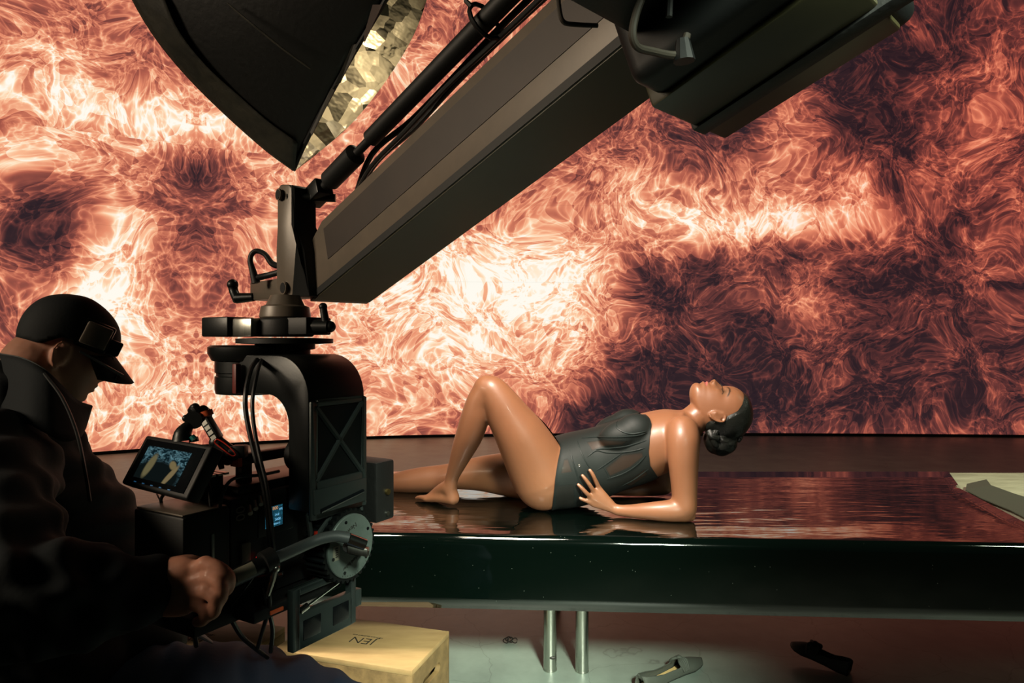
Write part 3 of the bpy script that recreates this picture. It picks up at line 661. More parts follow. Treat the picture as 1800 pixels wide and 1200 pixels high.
m.build('pocket_brace', M_plate, t_g)
m = MB(); m.box(GO, GA, GN, Z_, (-.095, .050), (.006, .011), (.900 - GO.z, .948 - GO.z)); m.build('lower_cover', M_plate, t_g, .003)
m = MB(); m.tube([G(-.08, .011, .905), G(.038, .011, .922)], [.0045, .0045], 8); m.build('cover_slot', M_glass, t_g)
m = MB(); m.box(GO, GA, GN, Z_, (A0_ + .001, A0_ + .006), (.014, .018), (.845 - GO.z, .872 - GO.z)); m.build('red_bar', M_red, t_g)
# tilt motor with toothed rim and silver disc
vs = []
m = MB(); nt_ = 34; poly = []
for i in range(nt_ * 4):
    a = 2 * pi * i / (nt_ * 4); r = .074 if (i % 4) < 2 else .069; poly.append(G(r * math.cos(a), -.045, GO.z + r * math.sin(a)))
m.prism(poly, GN * .055); m.build('toothed_rim', M_black, t_g, 0, 2, 20)
m = MB(); m.tube([GO + GN * .008, GO + GN * .014, GO + GN * .0155], [.0635, .0635, .0620], 64); disc = m.build('motor_disc', M_disc, t_g)
for k in range(5):
    a = math.radians([108, 27, -38, -112, 195][k]); c = GO + GN * .0155 + GA * (.053 * math.cos(a)) + Z_ * (.053 * math.sin(a)); m = MB(); m.cyl(c, c + GN * .0012, .0034, 14); m.build('screw', M_glass, disc)
m = MB(); m.box(GO + GN * .0155, GA, GN, Z_, (-.052, -.033), (0, .0008), (-.018, .010)); m.build('paper_label', M_white, disc)
m = MB()
for k in range(5): m.box(GO + GN * .0164, GA, GN, Z_, (-.0455, -.0395), (0, .0004), (-.012 + k * .0042, -.0095 + k * .0042))
m.build('barcode', M_ink, disc)
text('maker_name', 'Ronford Baker', .0098, GO + GN * .016 + GA * .003 - Z_ * .031, -(GA * .93 + Z_ * .36), -(Z_ * .93 - GA * .36), M_ink, disc, .0002)
m = MB(); c = GO + GN * .016 + GA * .036 - Z_ * .023
m.tube([c + GA * (.006 * math.cos(q)) + Z_ * (.006 * math.sin(q)) for q in np.linspace(0, 2 * pi, 18)], .0005, 5); m.build('round_emblem', M_ink, disc)
text('model_script', 'Newton', .014, GO + GN * .016 - GA * .008 + Z_ * .032, -(GA * .9 + Z_ * .4), -(Z_ * .9 - GA * .4), M_ink, disc, .0002)
m = MB()
for k in range(11):
    a = math.radians(-115 + k * 7); r0_, r1_ = .0575, (.0615 if k % 5 == 0 else .0595); u_ = GA * math.cos(a) + Z_ * math.sin(a); m.tube([GO + GN * .0158 + u_ * r0_, GO + GN * .0158 + u_ * r1_], .0004, 4)
m.build('index_marks', M_ink, disc)
m = MB(); m.cyl(GO + GN * .01, GO + GN * .040, .0165, 28); m.build('disc_hub', M_dark, disc)
# web around the motor and lower cradle
m = MB()
for (a0, z0, a1, z1) in ((-.095, .90, -.085, .845), (-.085, .845, -.03, .89), (.05, .90, .052, .85), (.052, .85, .03, .89), (-.095, .90, .05, .90)):
    m.tube([G(a0, -.006, z0), G(a1, -.006, z1)], .005, 6)
m.build('motor_web', M_plate, t_g)
cr = frame_mesh(-.125, .045, .645, .762, -.108, .030, .712, .748, -.030, -.014)
cr.box(GO, GA, GN, Z_, (.045, .062), (-.03, -.014), (.675 - GO.z, .71 - GO.z)); cr.build('cradle_plate', M_plate, t_g, .002)
for (a0, a1) in ((-.10, -.055), (-.022, .022)):
    m = MB(); m.box(GO, GA, GN, Z_, (a0, a1), (-.0145, -.0125), (.660 - GO.z, .698 - GO.z)); m.build('cradle_recess', M_glass, t_g, .004, 3)
m = MB(); m.tube([G(-.105, -.018, .716), G(-.085, -.018, .721)], .0065, 12); m.build('chrome_pin', M_chrome, t_g)
m = MB(); m.tube([G(-.085, -.018, .721), G(.02, -.018, .745)], .0022, 8); m.build('thin_rod', M_chrome, t_g)
m = MB(); m.box(GO, GA, GN, Z_, (-.20, .02), (-.215, -.03), (.722 - GO.z, .744 - GO.z)); m.build('cradle_floor', M_dark, t_g, .004)
m = MB(); m.box(GO, GA, GN, Z_, (-.165, -.135), (-.034, -.027), (.728 - GO.z, .735 - GO.z)); m.build('red_lever', M_orange, t_g, .001)
m = MB(); m.box(GO, GA, GN, Z_, (-.28, .02), (-.215, -.085), (.715 - GO.z, .745 - GO.z)); m.build('sliding_plate', M_dark, t_g, .004)
# pan bar
pb = [(640, 956, 1.30), (612, 945, 1.29), (590, 942, 1.28), (566, 946, 1.265), (540, 956, 1.245), (505, 972, 1.205), (478, 983, 1.175)]
m = MB(); m.tube([P(*q) for q in pb[1:]], .0105, 18, 5); m.build('pan_bar', mat('grey_rubber_tube', (.045, .055, .055), .45), t_g)
m = MB(); m.tube([P(641, 957, 1.305), P(612, 946, 1.29)], .0108, 18); m.build('bar_ferrule', M_chrome, t_g)
m = MB(); m.box(P(612, 963, 1.30), (P(648, 970, 1.31) - P(612, 963, 1.30)).normalized(), Z_, Y_, (0, .040), (-.008, .008), (-.008, .008)); m.build('ferrule_block', M_steel, t_g, .002)
m = MB(); m.tube([G(.0, .035, .815), P(612, 960, 1.30)], .011, 14); m.build('bar_socket', M_dark, t_g)
m = MB(); m.tube([P(481, 980, 1.175), P(462, 990, 1.160)], .0200, 20); m.build('bar_clamp', M_dark, t_g)
g0, g1 = P(475, 985, 1.172), P(368, 1036, 1.092)
m = MB(); m.tube([g0, g1], .0148, 20); m.sphere(g1, .0148); m.build('grip', M_black, t_g)
gd = (g1 - g0).normalized(); gu = V(0, -1, .25); gu = (gu - gd * gu.dot(gd)).normalized(); gs = gd.cross(gu)
m = MB(); vs = []; 
for i in range(2):
    for k in range(7):
        a = (-.75 + 1.5 * k / 6); vs.append(g0 + gd * (.034 + .034 * i) + gu * (.0159 * math.cos(a)) + gs * (.0159 * math.sin(a)))
m.add(vs, [(k, k + 1, 7 + k + 1, 7 + k) for k in range(6)]); m.build('paper_label', M_white, t_g)
m = MB(); m.tube([P(483, 1000, 1.165), P(478, 1022, 1.16), P(471, 1045, 1.165)], [.006, .005, .004], 10); m.sphere(P(484, 998, 1.165), .008); m.build('clamp_key', M_steel, t_g)
m = MB(); m.tube([P(498, 1008, 1.26), P(430, 1022, 1.245), P(385, 1045, 1.24)], .005, 8); m.build('lower_rod', M_black, t_g)
m = MB(); m.tube([P(498, 1008, 1.259), P(486, 1011, 1.259)], .0058, 8); m.build('rod_tip', M_chrome, t_g)

# ------------------------------------------------------------------ film camera in the gimbal
t_c = thing('film_camera', G(-.13, -.13, .745), 'black digital film camera cradled in the gimbal, small blue menu screen on its side', 'camera')
def gbox(name, m_, r_a, r_n, r_z, bev=.004, par=None, sg=2):
    m = MB(); m.box(GO, GA, GN, Z_, r_a, r_n, (r_z[0] - GO.z, r_z[1] - GO.z)); return m.build(name, m_, par or t_c, bev, sg)
gbox('camera_body', M_dark, (-.215, .03), (-.205, -.075), (.748, .945), .006)
gbox('top_plate', M_black, (-.19, .02), (-.19, -.085), (.945, .962), .003)
gbox('battery_box', M_dark, (-.315, -.222), (-.205, -.065), (.770, .935), .005)
gbox('battery_lid', M_grey, (-.312, -.225), (-.200, -.070), (.935, .938), .001)
gbox('light_strip', M_steel, (-.262, -.256), (-.0655, -.0630), (.770, .895), .0005)
m = MB(); m.cyl(G(-.285, -.0655, .845), G(-.285, -.0640, .845), .010, 24); m.build('round_badge', mat('dull_gold_badge', (.10, .09, .03), .5), t_c)
text('badge_number', '00', .028, G(-.195, -.0742, .915), Z_ * -1, GA, M_grey, t_c, .0003)
# side screen
def screen_mat(kind):
    m = bpy.data.materials.new('lit_screen_' + kind); m.use_nodes = True; nt = m.node_tree; nt.nodes.clear(); N = nt.nodes.new; L = nt.links.new
    uv = N('ShaderNodeUVMap'); em = N('ShaderNodeEmission'); o = N('ShaderNodeOutputMaterial')
    mp = N('ShaderNodeMapping'); L(uv.outputs[0], mp.inputs[0])
    if kind == 'view':
        n = N('ShaderNodeTexNoise'); n.inputs['Scale'].default_value = 9; n.inputs['Detail'].default_value = 6; n.inputs['Distortion'].default_value = 1.6; L(mp.outputs[0], n.inputs['Vector'])
        r = N('ShaderNodeValToRGB'); r.color_ramp.elements[0].position = .42; r.color_ramp.elements[0].color = (.006, .02, .028, 1); r.color_ramp.elements[1].position = .68; r.color_ramp.elements[1].color = (.16, .34, .40, 1)
        L(n.outputs['Fac'], r.inputs[0]); cur = r.outputs[0]
        def blob(cx, cy, sx, sy, rot, col, cur, k=1):
            m2 = N('ShaderNodeMapping'); m2.vector_type = 'TEXTURE'; m2.inputs['Location'].default_value = (cx, cy, 0); m2.inputs['Rotation'].default_value = (0, 0, rot); m2.inputs['Scale'].default_value = (sx, sy, 1)
            L(uv.outputs[0], m2.inputs[0]); g = N('ShaderNodeTexGradient'); g.gradient_type = 'SPHERICAL'; L(m2.outputs[0], g.inputs[0])
            rr = N('ShaderNodeValToRGB'); rr.color_ramp.elements[0].position = .02; rr.color_ramp.elements[1].position = .35; L(g.outputs['Fac'], rr.inputs[0])
            mx = N('ShaderNodeMixRGB'); L(rr.outputs[0], mx.inputs[0]); L(cur, mx.inputs[1]); mx.inputs[2].default_value = (*col, 1); return mx.outputs[0]
        cur = blob(.45, .15, .75, .62, .0, (.006, .010, .010), cur); cur = blob(.24, .42, .10, .45, -.1, (.20, .17, .08), cur)
        cur = blob(.78, .25, .07, .40, -.25, (.28, .21, .10), cur); cur = blob(.74, .55, .09, .16, .4, (.26, .20, .09), cur)
        L(cur, em.inputs[0]); em.inputs[1].default_value = .6
    else:
        b = N('ShaderNodeTexBrick'); b.inputs['Scale'].default_value = 5; b.inputs['Mortar Size'].default_value = .06; b.offset = .3; b.inputs['Color1'].default_value = (.02, .16, .24, 1); b.inputs['Color2'].default_value = (.01, .05, .08, 1); b.inputs['Mortar'].default_value = (.003, .01, .015, 1)
        L(mp.outputs[0], b.inputs['Vector']); L(b.outputs['Color'], em.inputs[0]); em.inputs[1].default_value = 1
    L(em.outputs[0], o.inputs[0]); return m
def quad(name, a, b, c, d, m_, par):
    me = bpy.data.meshes.new(name); me.from_pydata([tuple(x) for x in (a, b, c, d)], [], [(0, 1, 2, 3)])
    uv = me.uv_layers.new(name='UVMap')
    for i, q in enumerate(((0, 0), (1, 0), (1, 1), (0, 1))): uv.data[i].uv = q
    return link(name, me, m_, par, False)
gbox('control_panel', M_black, (-.155, -.070), (-.076, -.0725), (.86, .935), .002)
sn = -.0720
scr = quad('menu_screen', G(-.140, sn, .874), G(-.098, sn, .874), G(-.098, sn, .914), G(-.140, sn, .914), screen_mat('menu'), t_c)
Mb = mat('screen_blue_text', (.1, .4, .6), .5, emit=(.22, .62, .95), estr=.8); Mo = mat('screen_amber_text', (.6, .3, .1), .5, emit=(.8, .42, .2), estr=.6)
for s_, a, z, sz, mm in (('50', -.133, .905, .009, Mb), ('800', -.116, .909, .009, Mo), ('180', -.131, .893, .0075, Mb), ('FPS', -.103, .905, .006, Mb), ('24.0', -.112, .896, .006, Mb), ('5600', -.110, .887, .007, Mb), ('REC', -.133, .883, .006, Mo), ('00:04:12', -.113, .879, .005, Mb)):
    text('screen_text', s_, sz, G(a, sn + .0004, z), GA, Z_, mm, scr, .0001)
for k in range(2):
    m = MB(); m.cyl(G(-.140 + .022 * k, -.0725, .927), G(-.140 + .022 * k, -.066, .927), .006, 16); m.build('dial', M_black, t_c)
m = MB()
for k in range(4): m.cyl(G(-.175 + .012 * k, -.074, .925 + .006 * k), G(-.185 + .012 * k, -.058, .915 + .006 * k), .0045, 10)
m.build('cable_plug', M_steel, t_c)
m = MB(); m.tube([G(-.160, -.068, .832), G(-.166, -.066, .825), G(-.166, -.066, .815), G(-.160, -.068, .81)], .0012, 6, 3); m.build('red_tally_light', mat('red_led', (.5, .0, .0), .5, emit=(1, .02, .02), estr=1.0), t_c)
gbox('connector_cover', M_grey, (-.195, -.175), (-.076, -.068), (.795, .86), .002)
# top handle rail
hz = [G(-.20, -.12, 1.02), G(.04, -.12, 1.02)]
m = MB(); m.box(G(0, -.12, 1.005), GA, GN, Z_, (-.165, .05), (-.012, .012), (-.010, .010)); m.build('top_handle', M_black, t_c, .004)
for a in (-.15, .01):
    m = MB(); m.box(G(a, -.12, .98), GA, GN, Z_, (-.012, .012), (-.010, .010), (-.022, .018)); m.build('handle_post', M_black, t_c, .002)
m = MB()
for k in range(6): m.cyl(G(-.12 + .025 * k, -.1085, 1.006), G(-.12 + .025 * k, -.1075, 1.006), .003, 10)
m.build('handle_hole', M_glass, t_c)
m = MB(); m.box(G(-.166, -.12, 1.005), GA, GN, Z_, (-.006, .003), (-.011, .0125), (-.012, .012)); m.build('handle_end', M_orange, t_c, .001)
m = MB(); m.cyl(G(-.06, -.075, 1.005), G(-.06, -.055, 1.005), .033, 32); m.build('focus_motor', M_dark, t_c)
m = MB(); m.cyl(G(-.062, -.0555, 1.002), G(-.062, -.050, 1.002), .009, 16); m.build('motor_gear', M_steel, t_c)
m = MB(); m.cyl(G(.02, -.14, .855), G(.09, -.14, .855), .045, 32); m.build('lens', M_black, t_c)
mb_ = gbox('matte_box', M_fabric, (.085, .145), (-.24, .006), (.842, .972), .006)
m = MB(); m.cyl(G(.118, .006, .905), G(.118, .012, .905), .0065, 14); m.build('matte_box_knob', mat('brass_knob', (.5, .38, .15), .3, 1), t_c)
m = MB(); m.cyl(G(.118, .006, .858), G(.118, .011, .858), .005, 14); m.build('matte_box_screw', M_steel, t_c)
m = MB(); m.box(G(-.21, -.135, .957), GA, GN, Z_, (-.035, .012), (-.035, .02), (-.012, .028)); m.build('receiver_module', M_dark, t_c, .003)
m = MB(); 
for k in range(4): m.box(G(-.24 + .014 * k, -.112, .987), GA, GN, Z_, (0, .009), (-.04, .0), (-.004, .0))
m.build('heat_fin', M_steel, t_c)

# ------------------------------------------------------------------ monitor on an articulating arm
t_m = thing('field_monitor', P(292, 860, 1.27), 'small tilted monitor showing a bluish picture, in front of the operator', 'monitor')
TL, TR, BLc = P(257, 764, 1.32), P(373, 783, 1.19), P(209, 848, 1.285)
e1 = TR - TL; e2 = BLc - TL; e2 = e2 - e1 * (e2.dot(e1) / e1.dot(e1)); nn = e1.cross(e2).normalized()
if nn.y > 0: nn = -nn
m = MB(); m.prism([TL, TL + e1, TL + e1 + e2, TL + e2], -nn * .028); m.build('housing', M_dark, t_m, .005, 3)
m = MB(); m.prism([TL + e1 * .06 + e2 * .08 + nn * .0002, TL + e1 * .94 + e2 * .08 + nn * .0002, TL + e1 * .94 + e2 * .92 + nn * .0002, TL + e1 * .06 + e2 * .92 + nn * .0002], nn * .001); m.build('front_glass', M_glass, t_m)
def MQ(a, b): return TL + e1 * a + e2 * b + nn * .0018
quad('picture', MQ(.15, .83), MQ(.80, .83), MQ(.80, .20), MQ(.15, .20), screen_mat('view'), t_m)
for k in range(5):
    m = MB(); c = MQ(.2 + .13 * k, .90); m.prism([c, c + e1 * .035, c + e1 * .035 + e2 * .02, c + e2 * .02], nn * .0003); m.build('button_icon', mat('blue_icon', (.02, .1, .2), .5, emit=(.02, .12, .28), estr=.35), t_m)
t_a = thing('articulating_arm', P(395, 800, 1.27), 'black jointed arm with red edged clamps holding the small monitor', 'arm')
m = MB(); m.sphere(P(347, 733, 1.29), (.018, .018, .014)); m.cyl(P(340, 738, 1.27), P(358, 728, 1.31), .017, 20)
m.tube([P(337, 722, 1.29), P(343, 717, 1.28), P(350, 730, 1.28)], [.008, .009, .008], 10, 3); m.sphere(P(327, 735, 1.28), .007); m.sphere(P(343, 716, 1.28), .0085); m.sphere(P(357, 721, 1.29), .010); m.tube([P(327, 735, 1.28), P(342, 736, 1.28)], .007, 8); m.build('upper_joint', M_black, t_a)
m = MB(); c0, c1 = P(359, 722, 1.30), P(364, 738, 1.28); m.tube([P(361, 722, 1.285), P(364, 731, 1.285)], [.0125, .0125], 20); m.build('red_ring', M_orange, t_a)
m = MB(); a, b = P(361, 735, 1.285), P(383, 772, 1.275); dd = (b - a).normalized(); m.box(a, dd, Y_, dd.cross(Y_), (0, (b - a).length), (-.012, .012), (-.009, .009)); m.build('arm_link', M_black, t_a, .003)
m = MB()
for k in range(4):
    c = a + dd * (.009 + .011 * k) + Y_ * -.0125; m.box(c, dd, Y_, dd.cross(Y_), (-.004, .004), (-.0006, .0006), (-.005, .005))
m.build('link_slot', M_steel, t_a)
m = MB(); m.tube([P(381, 777, 1.275), P(408, 797, 1.27)], [.013, .013], 16); m.sphere(P(381, 777, 1.275), .014); m.sphere(P(408, 797, 1.27), .014); m.tube([P(390, 795, 1.27), P(400, 806, 1.27), P(407, 808, 1.27)], [.012, .013, .009], 12, 3); m.tube([P(386, 803, 1.27), P(388, 815, 1.27), P(390, 824, 1.27)], [.006, .006, .005], 8); m.build('lower_clamp', M_black, t_a)
m = MB(); lp = [P(377, 776, 1.258), P(383, 772, 1.258), P(398, 781, 1.256), P(411, 793, 1.254), P(414, 799, 1.254), P(408, 801, 1.254), P(394, 791, 1.256), P(380, 780, 1.258), P(377, 776, 1.258)]
m.tube(lp, .0014, 6, 3); m.build('red_edge', M_red, t_a)
m = MB(); m.tube([P(322, 772, 1.27), P(322, 762, 1.27), P(328, 752, 1.275), P(336, 743, 1.28)], [.020, .016, .012, .008], 14, 3); m.tube([P(340, 768, 1.28), P(341, 776, 1.28)], [.008, .009], 10); m.build('base_shoe', M_black, t_a)
m = MB(); m.tube([P(337, 766, 1.262), P(342, 772, 1.262)], [.005, .006], 10); m.build('teal_knob', mat('teal_plastic', (.0, .12, .11), .4), t_a)
m = MB(); m.box(P(414, 792, 1.27), X_, Y_, Z_, (-.006, .020), (-.012, .012), (-.012, .010)); m.build('rail_mount', M_black, t_a, .002)

def cable(pts, r, label, sub=6, m_=None, seg=8):
    m = MB(); m.tube([P(*p) for p in pts], r, seg, sub); o = m.build('cable', m_ or M_cable)
    tag(o, label, 'cable'); return o
cable([(452, 632, 1.36), (441, 650, 1.31), (432, 690, 1.27), (433, 730, 1.26), (448, 800, 1.25), (462, 850, 1.24), (470, 900, 1.24), (474, 950, 1.25), (478, 978, 1.26)], .0046, 'thick black cable hanging from the pan motor past the camera, left of its twin')
cable([(460, 632, 1.36), (453, 652, 1.30), (444, 700, 1.26), (446, 745, 1.25), (456, 800, 1.24), (468, 850, 1.23), (475, 900, 1.235), (480, 950, 1.245), (482, 975, 1.26)], .0036, 'thin black cable hanging from the pan motor, right of its thicker twin')
cable([(400, 912, 1.22), (390, 905, 1.21), (388, 880, 1.21), (400, 850, 1.22), (420, 838, 1.24), (455, 835, 1.26), (490, 828, 1.31)], .0032, 'black cable arching over the top of the film camera')
cable([(286, 890, 1.24), (283, 878, 1.24), (289, 868, 1.25), (300, 862, 1.26)], .0030, 'short curved cable between the monitor underside and the battery box')
cable([(276, 868, 1.26), (281, 878, 1.24), (288, 889, 1.24)], .0016, 'thin straight wire under the monitor left of the curved cable', 3)
cable([(362, 838, 1.22), (368, 858, 1.21), (371, 890, 1.21), (374, 905, 1.21)], .0035, 'light edged cable loop standing behind the monitor', 4, M_black)
cable([(350, 1040, 1.24), (343, 1070, 1.24), (340, 1095, 1.27), (345, 1135, 1.30)], .0046, 'black cable hanging below the hand of the operator')
cable([(390, 1052, 1.25), (405, 1085, 1.27), (425, 1118, 1.32), (450, 1140, 1.36), (470, 1155, 1.42)], .0046, 'black cable sweeping right in front of the left plywood box')
cable([(470, 1030, 1.24), (474, 1062, 1.25), (464, 1100, 1.30), (452, 1140, 1.36)], .0040, 'black cable crossing over the boxes, left of the crossing pair')
cable([(462, 1030, 1.24), (470, 1065, 1.26), (479, 1105, 1.32), (476, 1145, 1.36)], .0044, 'black cable crossing over the boxes, right of the crossing pair')
cable([(447, 1012, 1.22), (430, 1035, 1.21), (412, 1058, 1.23), (402, 1070, 1.25)], .0018, 'thin black wire dangling from the pan bar clamp')

# ------------------------------------------------------------------ softbox
t_s = thing('softbox_light', P(480, 120, 1.75), 'large black softbox lamp with crinkled gold lining hanging top left', 'lamp')
C0 = P(520, 299, 1.90)
nearR = [C0, P(536, 262, 1.86), P(570, 195, 1.78), P(620, 105, 1.68), P(683, 0, 1.58), P(745, -110, 1.5)]
farR = [C0, P(560, 268, 1.99), P(620, 215, 2.08), P(680, 140, 2.18), P(728, 60, 2.28), P(756, -20, 2.38), P(778, -110, 2.46)]
leftE = [C0, P(470, 262, 1.88), P(400, 200, 1.84), P(330, 130, 1.79), P(270, 55, 1.74), P(222, -30, 1.70), P(180, -120, 1.68)]
def patch(name, c1, c2, m_, par, n1=24, n2=16, bulge=None, lo=0, hi=1, solid=.002):
    """ruled surface between two curves that share their start"""
    a = catmull([list(p) for p in c1], 8); b = catmull([list(p) for p in c2], 8)
    def at(cv, t): i = t * (len(cv) - 1); k = min(int(i), len(cv) - 2); return Vector(cv[k] + (cv[k + 1] - cv[k]) * (i - k))
    vs, fs, uvs = [], [], []
    for i in range(n1 + 1):
        p, q = at(a, i / n1), at(b, i / n1)
        for j in range(n2 + 1):
            s = lo + (hi - lo) * j / n2; v = p.lerp(q, s)
            if bulge: v = v + bulge * (4 * s * (1 - s) * i / n1)
            vs.append(tuple(v)); uvs.append(((p - Vector(a[0])).length, (v - p).length))
    for i in range(n1):
        for j in range(n2): k = i * (n2 + 1) + j; fs.append((k, k + 1, k + n2 + 2, k + n2 + 1))
    me_ = bpy.data.meshes.new(name); me_.from_pydata(vs, [], fs); uv = me_.uv_layers.new(name='UVMap')
    for l in me_.loops: uv.data[l.index].uv = uvs[l.vertex_index]
    o_ = link(name, me_, m_, par)
    if solid: md_ = o_.modifiers.new('s', 'SOLIDIFY'); md_.thickness = solid; md_.offset = 0
    return o_
patch('outer_panel', nearR, leftE, M_fabric, t_s, bulge=V(0, -.05, -.03))
def lerp_curve(c1, c2, s, off): return [Vector(p).lerp(Vector(q), s) + off for p, q in zip(c1, c2)]
eo = V(0, -.010, -.006)
inn = [P(540, 250, 1.85), P(500, 210, 1.80), P(450, 165, 1.77), P(395, 108, 1.74), P(340, 45, 1.70), P(285, -20, 1.67), P(240, -110, 1.65)]
# the seamed band that runs along the outer edge
edge = [p + eo for p in leftE]
m_lip = patch('edge_band', [edge[0] + V(.0, 0, 0)] + edge[1:], [P(523, 250, 1.83), P(470, 212, 1.80), P(420, 168, 1.77), P(365, 118, 1.73), P(318, 60, 1.69), P(290, 0, 1.655), P(250, -110, 1.63)], M_lip, t_s, 30, 6, None, 0, 1, .002)
patch('edge_seam', edge, [Vector(p) * 1 + V(.006, -.004, .012) for p in edge], mat('pale_piping', (.20, .17, .11), .5), t_s, 30, 2, None, 0, 1, .003)
back = P(350, -330, 2.1)
patch('foil_lining', farR, [C0.lerp(back, k / 6) + V(0, 0, 0) for k in range(7)], M_foil, t_s, 30, 16)
patch('rear_panel', [p + V(-.012, .008, .004) for p in farR], [p + V(-.01, .008, 0) for p in leftE], M_fabric, t_s, 24, 14, V(-.1, .12, .05))
m = MB(); m.tube([P(400, 6, 1.60), P(440, 40, 1.60), P(500, 88, 1.62), P(546, 121, 1.64)], [.002, .0025, .0025, .002], 6, 3); m.build('zip', M_lip, t_s)
m = MB(); m.tube([p + V(-.004, -.006, 0) for p in nearR], .006, 8, 4); m.build('mouth_rim', M_dark, t_s)
for k, (a, b, c, d) in enumerate((((640, 60), (655, 8), (672, 8), (640, 75)), ((588, 150), (636, 40), (644, 52), (598, 145)), ((545, 232), (582, 155), (588, 158), (548, 238)))):
    m = MB(); dz = 1.60 + .07 * k; m.prism([P(*a, dz), P(*b, dz - .03), P(*c, dz - .03), P(*d, dz)], V(.0, .003, 0)); m.build('rim_flap', M_lip if k else mat('brown_flap_fabric', (.07, .045, .035), .7), t_s)
pl = bpy.data.lights.new('softbox_bulb', 'POINT'); pl.energy = 3.6; pl.color = (1, .86, .60); pl.shadow_soft_size = .05
o = bpy.data.objects.new('softbox_bulb', pl); COL.objects.link(o); o.location = (-.33, 2.02, 2.12)


# ------------------------------------------------------------------ head modelling shared by both people
def head_solid(O, c, g, s, k, female=True):
    """head surface: O under the ear axis at chin height, c crownwards, g facewards, s sideways, k scale"""
    tab = [  # h, front, back, half width
        (.000, .060, .034, .014), (.006, .073, .018, .027), (.016, .080, -.004, .039), (.030, .080, -.032, .048), (.046, .081, -.056, .055), (.064, .083, -.074, .061),
        (.085, .080, -.088, .066), (.105, .077, -.097, .070), (.125, .084, -.102, .073), (.150, .086, -.103, .075), (.175, .077, -.096, .071), (.197, .058, -.080, .060),
        (.213, .032, -.056, .043), (.222, .006, -.030, .024), (.2245, -.006, -.018, .008)]
    T = np.array(catmull(tab, 9)); NH = 96; vs = []; n = len(T)
    for i, (h, f, b, w) in enumerate(T):
        mid = f * .25 + b * .75 if h < .05 else -.012
        mid = np.interp(h, [0, .05, .1, .2245], [(f + b) / 2, -.012, -.012, (f + b) / 2 if h > .2 else -.012])
        for j in range(NH):
            a = 2 * math.pi * j / NH; ca, sa = math.cos(a), math.sin(a)
            e = .86 if ca > 0 else .92
            ff = mid + ((f - mid) if ca > 0 else (mid - b)) * math.copysign(abs(ca) ** e, ca); ss = w * math.copysign(abs(sa) ** e, sa)
            if ca > 0:   # face relief
                G_ = lambda x, m_, q: math.exp(-((x - m_) / q) ** 2)
                ff += .0235 * np.interp(h, [.060, .068, .078, .090, .106, .122], [0, .55, 1.0, .70, .30, .0]) * G_(ss, 0, .0105 + .004 * G_(h, .074, .01)) * ca
                ff += .006 * G_(h, .073, .006) * (G_(ss, .013, .006) + G_(ss, -.013, .006))
                ff += (.0105 * G_(h, .0530, .0045) + .0100 * G_(h, .0400, .0048) - .0050 * G_(h, .0465, .0020)) * math.exp(-(ss / .023) ** 2)
                ff -= .0035 * G_(h, .030, .005) * G_(ss, 0, .02)
                ff -= .0100 * G_(h, .106, .010) * (G_(ss, .031, .014) + G_(ss, -.031, .014))
                ff += .0075 * G_(h, .104, .0065) * (G_(ss, .031, .0105) + G_(ss, -.031, .0105))
                ff += .0035 * G_(h, .121, .006) * (G_(ss, .028, .016) + G_(ss, -.028, .016))
                ff += .0040 * G_(h, .086, .013) * (G_(ss, .042, .012) + G_(ss, -.042, .012))
            vs.append(O + c * (h * k) + g * (ff * k) + s * (ss * k))
    fs = [(i * NH + j, i * NH + (j + 1) % NH, (i + 1) * NH + (j + 1) % NH, (i + 1) * NH + j) for i in range(n - 1) for j in range(NH)]
    fs.append(tuple(range(NH - 1, -1, -1))); fs.append(tuple((n - 1) * NH + j for j in range(NH)))
    return vs, fs
def ear_solid(m, O, c, g, s, k, side, h0=.088, f0=-.016):
    """helix rim, bowl, lobe and tragus"""
    E = lambda f, h, o: O + c * ((h0 + h) * k) + g * ((f0 + f) * k) + s * (side * (.066 + o) * k)
    rim = [E(.010, -.004, .004), E(.011, .012, .006), E(.008, .025, .009), E(-.003, .031, .013), E(-.015, .026, .016), E(-.019, .010, .017), E(-.015, -.008, .015), E(-.006, -.022, .011), E(.004, -.027, .007)]
    m.tube(rim, [.0030 * k, .0032 * k, .0032 * k, .0034 * k, .0034 * k, .0034 * k, .0034 * k, .0048 * k, .0042 * k], 10, 5)
    m.tube([E(.000, .022, .009), E(-.008, .010, .011), E(-.007, -.006, .010), E(.0, -.014, .008)], .0028 * k, 8, 5)   # antihelix
    m.sphere(E(-.003, .002, .003), (.0185 * k, .0085 * k, .029 * k), 20, 14, (g, s, c)); m.sphere(E(.009, -.004, .008), (.004 * k, .004 * k, .006 * k), 12, 8)
def smooth01(x, a, b): t = np.clip((x - a) / (b - a), 0, 1); return t * t * (3 - 2 * t)
def paint(me, col):
    at = me.color_attributes.new('tint', 'FLOAT_COLOR', 'POINT'); at.data.foreach_set('color', np.concatenate([col, np.ones((len(col), 1))], 1).astype(np.float32).ravel())
def local(co, O, c, g, s, k):
    d = co - np.array(O); return (d @ np.array(c)) / k, (d @ np.array(g)) / k, (d @ np.array(s)) / k

